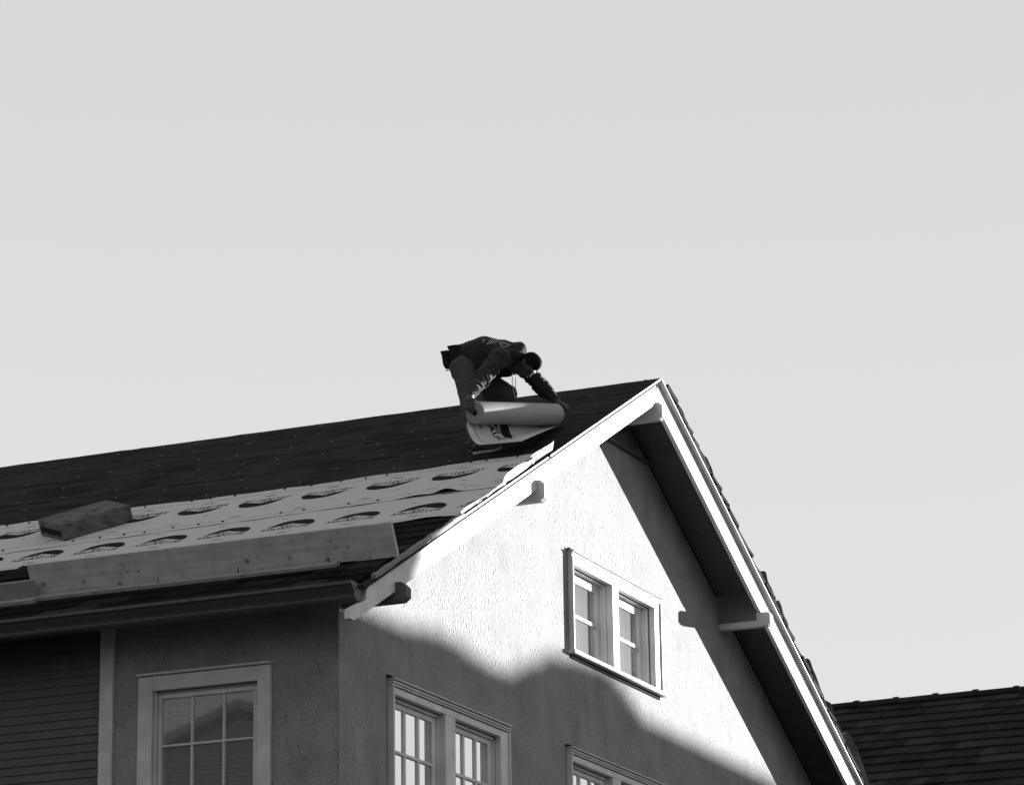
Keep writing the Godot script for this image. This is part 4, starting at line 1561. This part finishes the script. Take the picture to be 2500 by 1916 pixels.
	rh.append([p0 + side * 0.052 + Vector3(0.0, -0.006, 0.0), p0 + side * 0.070 + Vector3(0.012, -0.026, -0.010), 0.011, 0.009])
	net(body, shifted(rh, base), 0.004, 200.0)
	# left hand: flat over the far end of the roll, fingers down its far face
	var lh := []
	p0 = lha
	lh.append([lwr, p0, 0.027, 0.026])
	lh.append([p0 - cdir * 0.02, p0 + cdir * 0.02, 0.023, 0.023])
	for k in 4:
		var off := cdir * (k - 1.5) * 0.019
		var kn := p0 + off + Vector3(0.042, -0.012, 0.0)
		var m1 := kn + Vector3(0.030, -0.026, 0.0)
		var tp := m1 + Vector3(0.010, -0.026 - 0.004 * (1.5 - absf(k - 1.5)), 0.0)
		lh.append([p0 + off * 0.9, kn, 0.014, 0.0105])
		lh.append([kn, m1, 0.0105, 0.0095])
		lh.append([m1, tp, 0.0095, 0.008])
	lh.append([p0 - cdir * 0.02, p0 - cdir * 0.052 + Vector3(0.012, -0.01, 0), 0.014, 0.011])
	lh.append([p0 - cdir * 0.052 + Vector3(0.012, -0.01, 0), p0 - cdir * 0.066 + Vector3(0.034, -0.022, 0), 0.011, 0.009])
	net(body, shifted(lh, base), 0.004, 200.0)
	put("body", body.mesh(), mats.skin, man)
	# hair: a close cap over crown and back of the head
	var hair := Hull.new()
	var hn := FastNoiseLite.new()
	hn.seed = 2
	hn.frequency = 60.0
	net(hair, shifted([[hc + U * 0.040 - F * 0.014, hc + U * 0.046 - F * 0.018, 0.093, 0.091], [hc + U * 0.075 + F * 0.035, hc + U * 0.08 + F * 0.025, 0.062, 0.064], [hc - U * 0.01 - F * 0.05, hc - U * 0.03 - F * 0.055, 0.062, 0.054]], base), 0.007, 90.0, func(p, _n): return hn.get_noise_3dv(p) * 0.004)
	put("hair", hair.mesh(), mats.hair, man)
	# hooded top
	var wr := FastNoiseLite.new()
	wr.seed = 6
	wr.frequency = 9.0
	wr.fractal_octaves = 3
	var jk := []
	jk.append([pel + Vector3(0.03, 0.03, 0.085), mid + Vector3(0, 0.0, 0.095), 0.125, 0.135])
	jk.append([pel + Vector3(0.08, -0.06, 0.09), mid + Vector3(0.06, -0.12, 0.08), 0.085, 0.10])
	jk.append([pel + Vector3(0.03, 0.03, -0.075), mid + Vector3(0, 0.0, -0.08), 0.120, 0.130])
	jk.append([mid + Vector3(0, 0, 0.085), che + Vector3(0, 0.01, 0.08), 0.137, 0.132])
	jk.append([mid - Vector3(0, 0, 0.08), che - Vector3(0, 0, 0.07), 0.130, 0.125])
	jk.append([mid + Vector3(0.02, -0.13, 0), che + Vector3(0.02, -0.11, 0), 0.11, 0.085])
	jk.append([pel + Vector3(0.14, -0.10, -0.03), mid + Vector3(0.02, -0.15, 0), 0.10, 0.09])
	jk.append([che, neck + Vector3(-0.02, 0.0, 0), 0.10, 0.075])
	jk.append([Vector3(-0.19, 11.035, -4.22), Vector3(-0.10, 11.03, -4.10), 0.058, 0.062])   # hood bundled at the nape
	jk.append([Vector3(-0.10, 11.03, -4.10), Vector3(-0.10, 10.96, -4.02), 0.060, 0.045])
	jk.append([che + Vector3(0, 0, 0.05), rsh, 0.10, 0.082]); jk.append([che - Vector3(0, 0, 0.05), lsh, 0.10, 0.082])
	jk.append([rsh, rel, 0.092, 0.076]); jk.append([rel, rwr, 0.076, 0.042])
	jk.append([lsh, lel, 0.088, 0.070]); jk.append([lel, lwr, 0.070, 0.042])
	var jb := shifted(jk, base)
	var jacket := Hull.new()
	var arms := [[rsh - base, rel - base], [rel - base, rwr - base], [lsh - base, lel - base], [lel - base, lwr - base]]
	net(jacket, jb, 0.0125, 55.0, func(p: Vector3, n: Vector3) -> float:
		var d := wr.get_noise_3dv(p) * 0.010
		for s in arms:      # creases running round the sleeves
			var a: Vector3 = s[0]
			var ab: Vector3 = s[1] - a
			var f := (p - a).dot(ab) / ab.length_squared()
			if f > -0.1 and f < 1.1 and (p - a - ab * f).length() < 0.1:
				d += sin(f * 34.0 + wr.get_noise_3dv(p * 0.7) * 6.0) * 0.0055
		return d)
	var jm := put("hooded_top", jacket.mesh(), mats.jacket, man)
	# print on the back of the top: short strokes and a scrawl, laid on the cloth
	var st := begin()
	for line in [[[-0.444, 11.128], [-0.428, 11.138], [-0.437, 11.153], [-0.409, 11.157]], [[-0.399, 11.101], [-0.347, 11.149]], [[-0.373, 11.1], [-0.322, 11.146]], [[-0.343, 11.102], [-0.294, 11.137]], [[-0.311, 11.101], [-0.271, 11.131]], [[-0.271, 11.09], [-0.251, 11.093], [-0.242, 11.067], [-0.224, 11.055], [-0.196, 11.052], [-0.177, 11.062], [-0.172, 11.08], [-0.154, 11.068], [-0.143, 11.058]], [[-0.251, 11.109], [-0.223, 11.085]], [[-0.228, 11.106], [-0.2, 11.079]], [[-0.205, 11.099], [-0.182, 11.081]], [[-0.264, 11.116], [-0.251, 11.1]]]:
		var pts := PackedVector3Array()
		for i in line.size() - 1:
			for q in 4:
				var f := q / 3.0
				if q == 0 and i > 0: continue
				var p := Vector3(lerpf(line[i][0], line[i + 1][0], f), lerpf(line[i][1], line[i + 1][1], f) - 0.010, -4.0)
				var dirn := (p - CAM).normalized()
				p -= dirn * 0.35 + base
				for it in 22:
					var dd := dist(jb, p, 55.0)
					if dd < 0.002 or dd > 1.0: break
					p += dirn * dd * 0.9
				if dist(jb, p, 55.0) < 0.02: pts.append(p - dirn * 0.012)
		if pts.size() > 2: tube(st, pts, 0.0045, 5)
	put("back_print", done(st), mats.ink, jm)
	# draw cords hanging from the hood
	st = begin()
	tube(st, PackedVector3Array([Vector3(-0.165, 10.80, -4.08) - base, Vector3(-0.165, 10.70, -4.07) - base, Vector3(-0.155, 10.62, -4.07) - base, Vector3(-0.130, 10.53, -4.07) - base]), 0.0035, 6)
	tube(st, PackedVector3Array([Vector3(-0.14, 10.80, -4.10) - base, Vector3(-0.145, 10.68, -4.10) - base, Vector3(-0.14, 10.60, -4.10) - base]), 0.0035, 6)
	put("draw_cord", done(st), mats.ink, jm)
	# trousers
	var tr := []
	tr.append([pel + Vector3(0, -0.01, 0.06), rhp, 0.125, 0.115]); tr.append([pel + Vector3(0, -0.01, -0.06), lhp, 0.125, 0.115])
	tr.append([rhp + Vector3(0.02, -0.02, 0), rkn + Vector3(0.035, 0, 0), 0.122, 0.112]); tr.append([rkn + Vector3(0.035, 0, 0), ran + Vector3(0.0, 0.05, 0), 0.112, 0.088])
	tr.append([lhp, lkn, 0.125, 0.100]); tr.append([lkn, lan + Vector3(0, 0.03, 0), 0.100, 0.085])
	tr.append([lhp + Vector3(0.06, -0.10, 0), lan + Vector3(-0.06, 0.12, 0.02), 0.11, 0.10])
	var trousers := Hull.new()
	net(trousers, shifted(tr, base), 0.014, 50.0, func(p: Vector3, _n: Vector3) -> float: return wr.get_noise_3dv(p * 0.9) * 0.011)
	put("trousers", trousers.mesh(), mats.trousers, man)
	# shoes
	shoe(man, rf(-0.410, 2.868, 0.014) - base, Vector3(0.98, 0, 0.0) + ds * -0.06, 0.285)
	shoe(man, rf(-0.440, 1.90, 0.014) - base, Vector3(0.95, 0, 0.0) + ds * -0.25, 0.285)
	# tool belt with two pouches
	st = begin()
	var ring0 := []
	for q in [[-0.01, 0.0], [0.045, 0.0]]:
		pass
	var belt := PackedVector3Array()
	for i in 29:
		var a := TAU * i / 28.0
		belt.append(pel - base + Vector3(-0.02, 0, 0) + Vector3(0.05 * cos(a) - 0.0, 0.15 * cos(a), 0) + Vector3(0, 0, 0.205 * sin(a)))
	tube(st, belt, 0.026, 8)
	var bl := put("tool_belt", done(st), mats.leather, man)
	pouch(bl, Vector3(-0.815, 11.055, -3.96) - base, 0.040, 0.165, 0.030)
	pouch(bl, Vector3(-0.712, 11.088, -3.94) - base, 0.055, 0.235, 0.040)
	st = begin()
	tube(st, PackedVector3Array([Vector3(-0.80, 10.865, -3.93) - base, Vector3(-0.70, 10.868, -3.91) - base]), 0.006, 6)
	put("tool_handle", done(st), mats.steel, bl)

func pouch(parent: Node, top: Vector3, w: float, hgt: float, dep: float) -> void:
	var st := begin()
	var rings := []
	for q in [[0.012, 1.20], [0.0, 1.16], [-0.02, 1.02], [-0.06, 0.98], [-0.12, 0.96], [-hgt * 0.8, 0.85], [-hgt * 0.95, 0.62], [-hgt, 0.3]]:
		var ring := PackedVector3Array()
		for i in 20:
			var a := TAU * i / 20.0
			var cx := signf(cos(a)) * pow(absf(cos(a)), 0.55)
			var cz := signf(sin(a)) * pow(absf(sin(a)), 0.55)
			ring.append(top + Vector3(cx * w * q[1] + q[0] * -0.12, q[0], cz * dep * q[1]))
		rings.append(ring)
	loft(st, rings)
	put("pouch", done(st), mats.leather, parent)

func shoe(parent: Node, heel: Vector3, fwd: Vector3, l: float) -> void:
	var f := fwd.normalized()
	var sd := f.cross(ns).normalized()
	var st := begin()
	var sole := begin()
	var rings := []
	var sr := []
	for q in [[0.0, 0.030, 0.070, 0.0], [0.03, 0.037, 0.105, 0.0], [0.22, 0.038, 0.118, 0.0], [0.36, 0.036, 0.105, 0.0], [0.5, 0.040, 0.080, 0.0], [0.7, 0.046, 0.062, 0.002], [0.85, 0.042, 0.050, 0.008], [0.95, 0.030, 0.038, 0.014], [1.0, 0.014, 0.026, 0.019]]:
		var ring := PackedVector3Array()
		var c: Vector3 = heel + f * (q[0] * l) + ns * q[3]
		for i in 16:
			var a := TAU * i / 16.0
			ring.append(c + sd * cos(a) * q[1] + ns * (0.028 + (q[2] - 0.028) * (0.5 + 0.5 * sin(a))))
		rings.append(ring)
		var r2 := PackedVector3Array()
		for i in 16:
			var a := TAU * i / 16.0
			r2.append(c + sd * signf(cos(a)) * pow(absf(cos(a)), 0.5) * (q[1] + 0.005) + ns * (0.016 + 0.016 * signf(sin(a)) * pow(absf(sin(a)), 0.4)))
		sr.append(r2)
	loft(st, rings)
	var s := put("shoe", done(st), mats.shoe, parent)
	loft(sole, sr)
	put("sole", done(sole), mats.sole, s)

func shifted(bones: Array, base: Vector3) -> Array:
	var out := []
	for o in bones: out.append([o[0] - base, o[1] - base, o[2], o[3]])
	return out
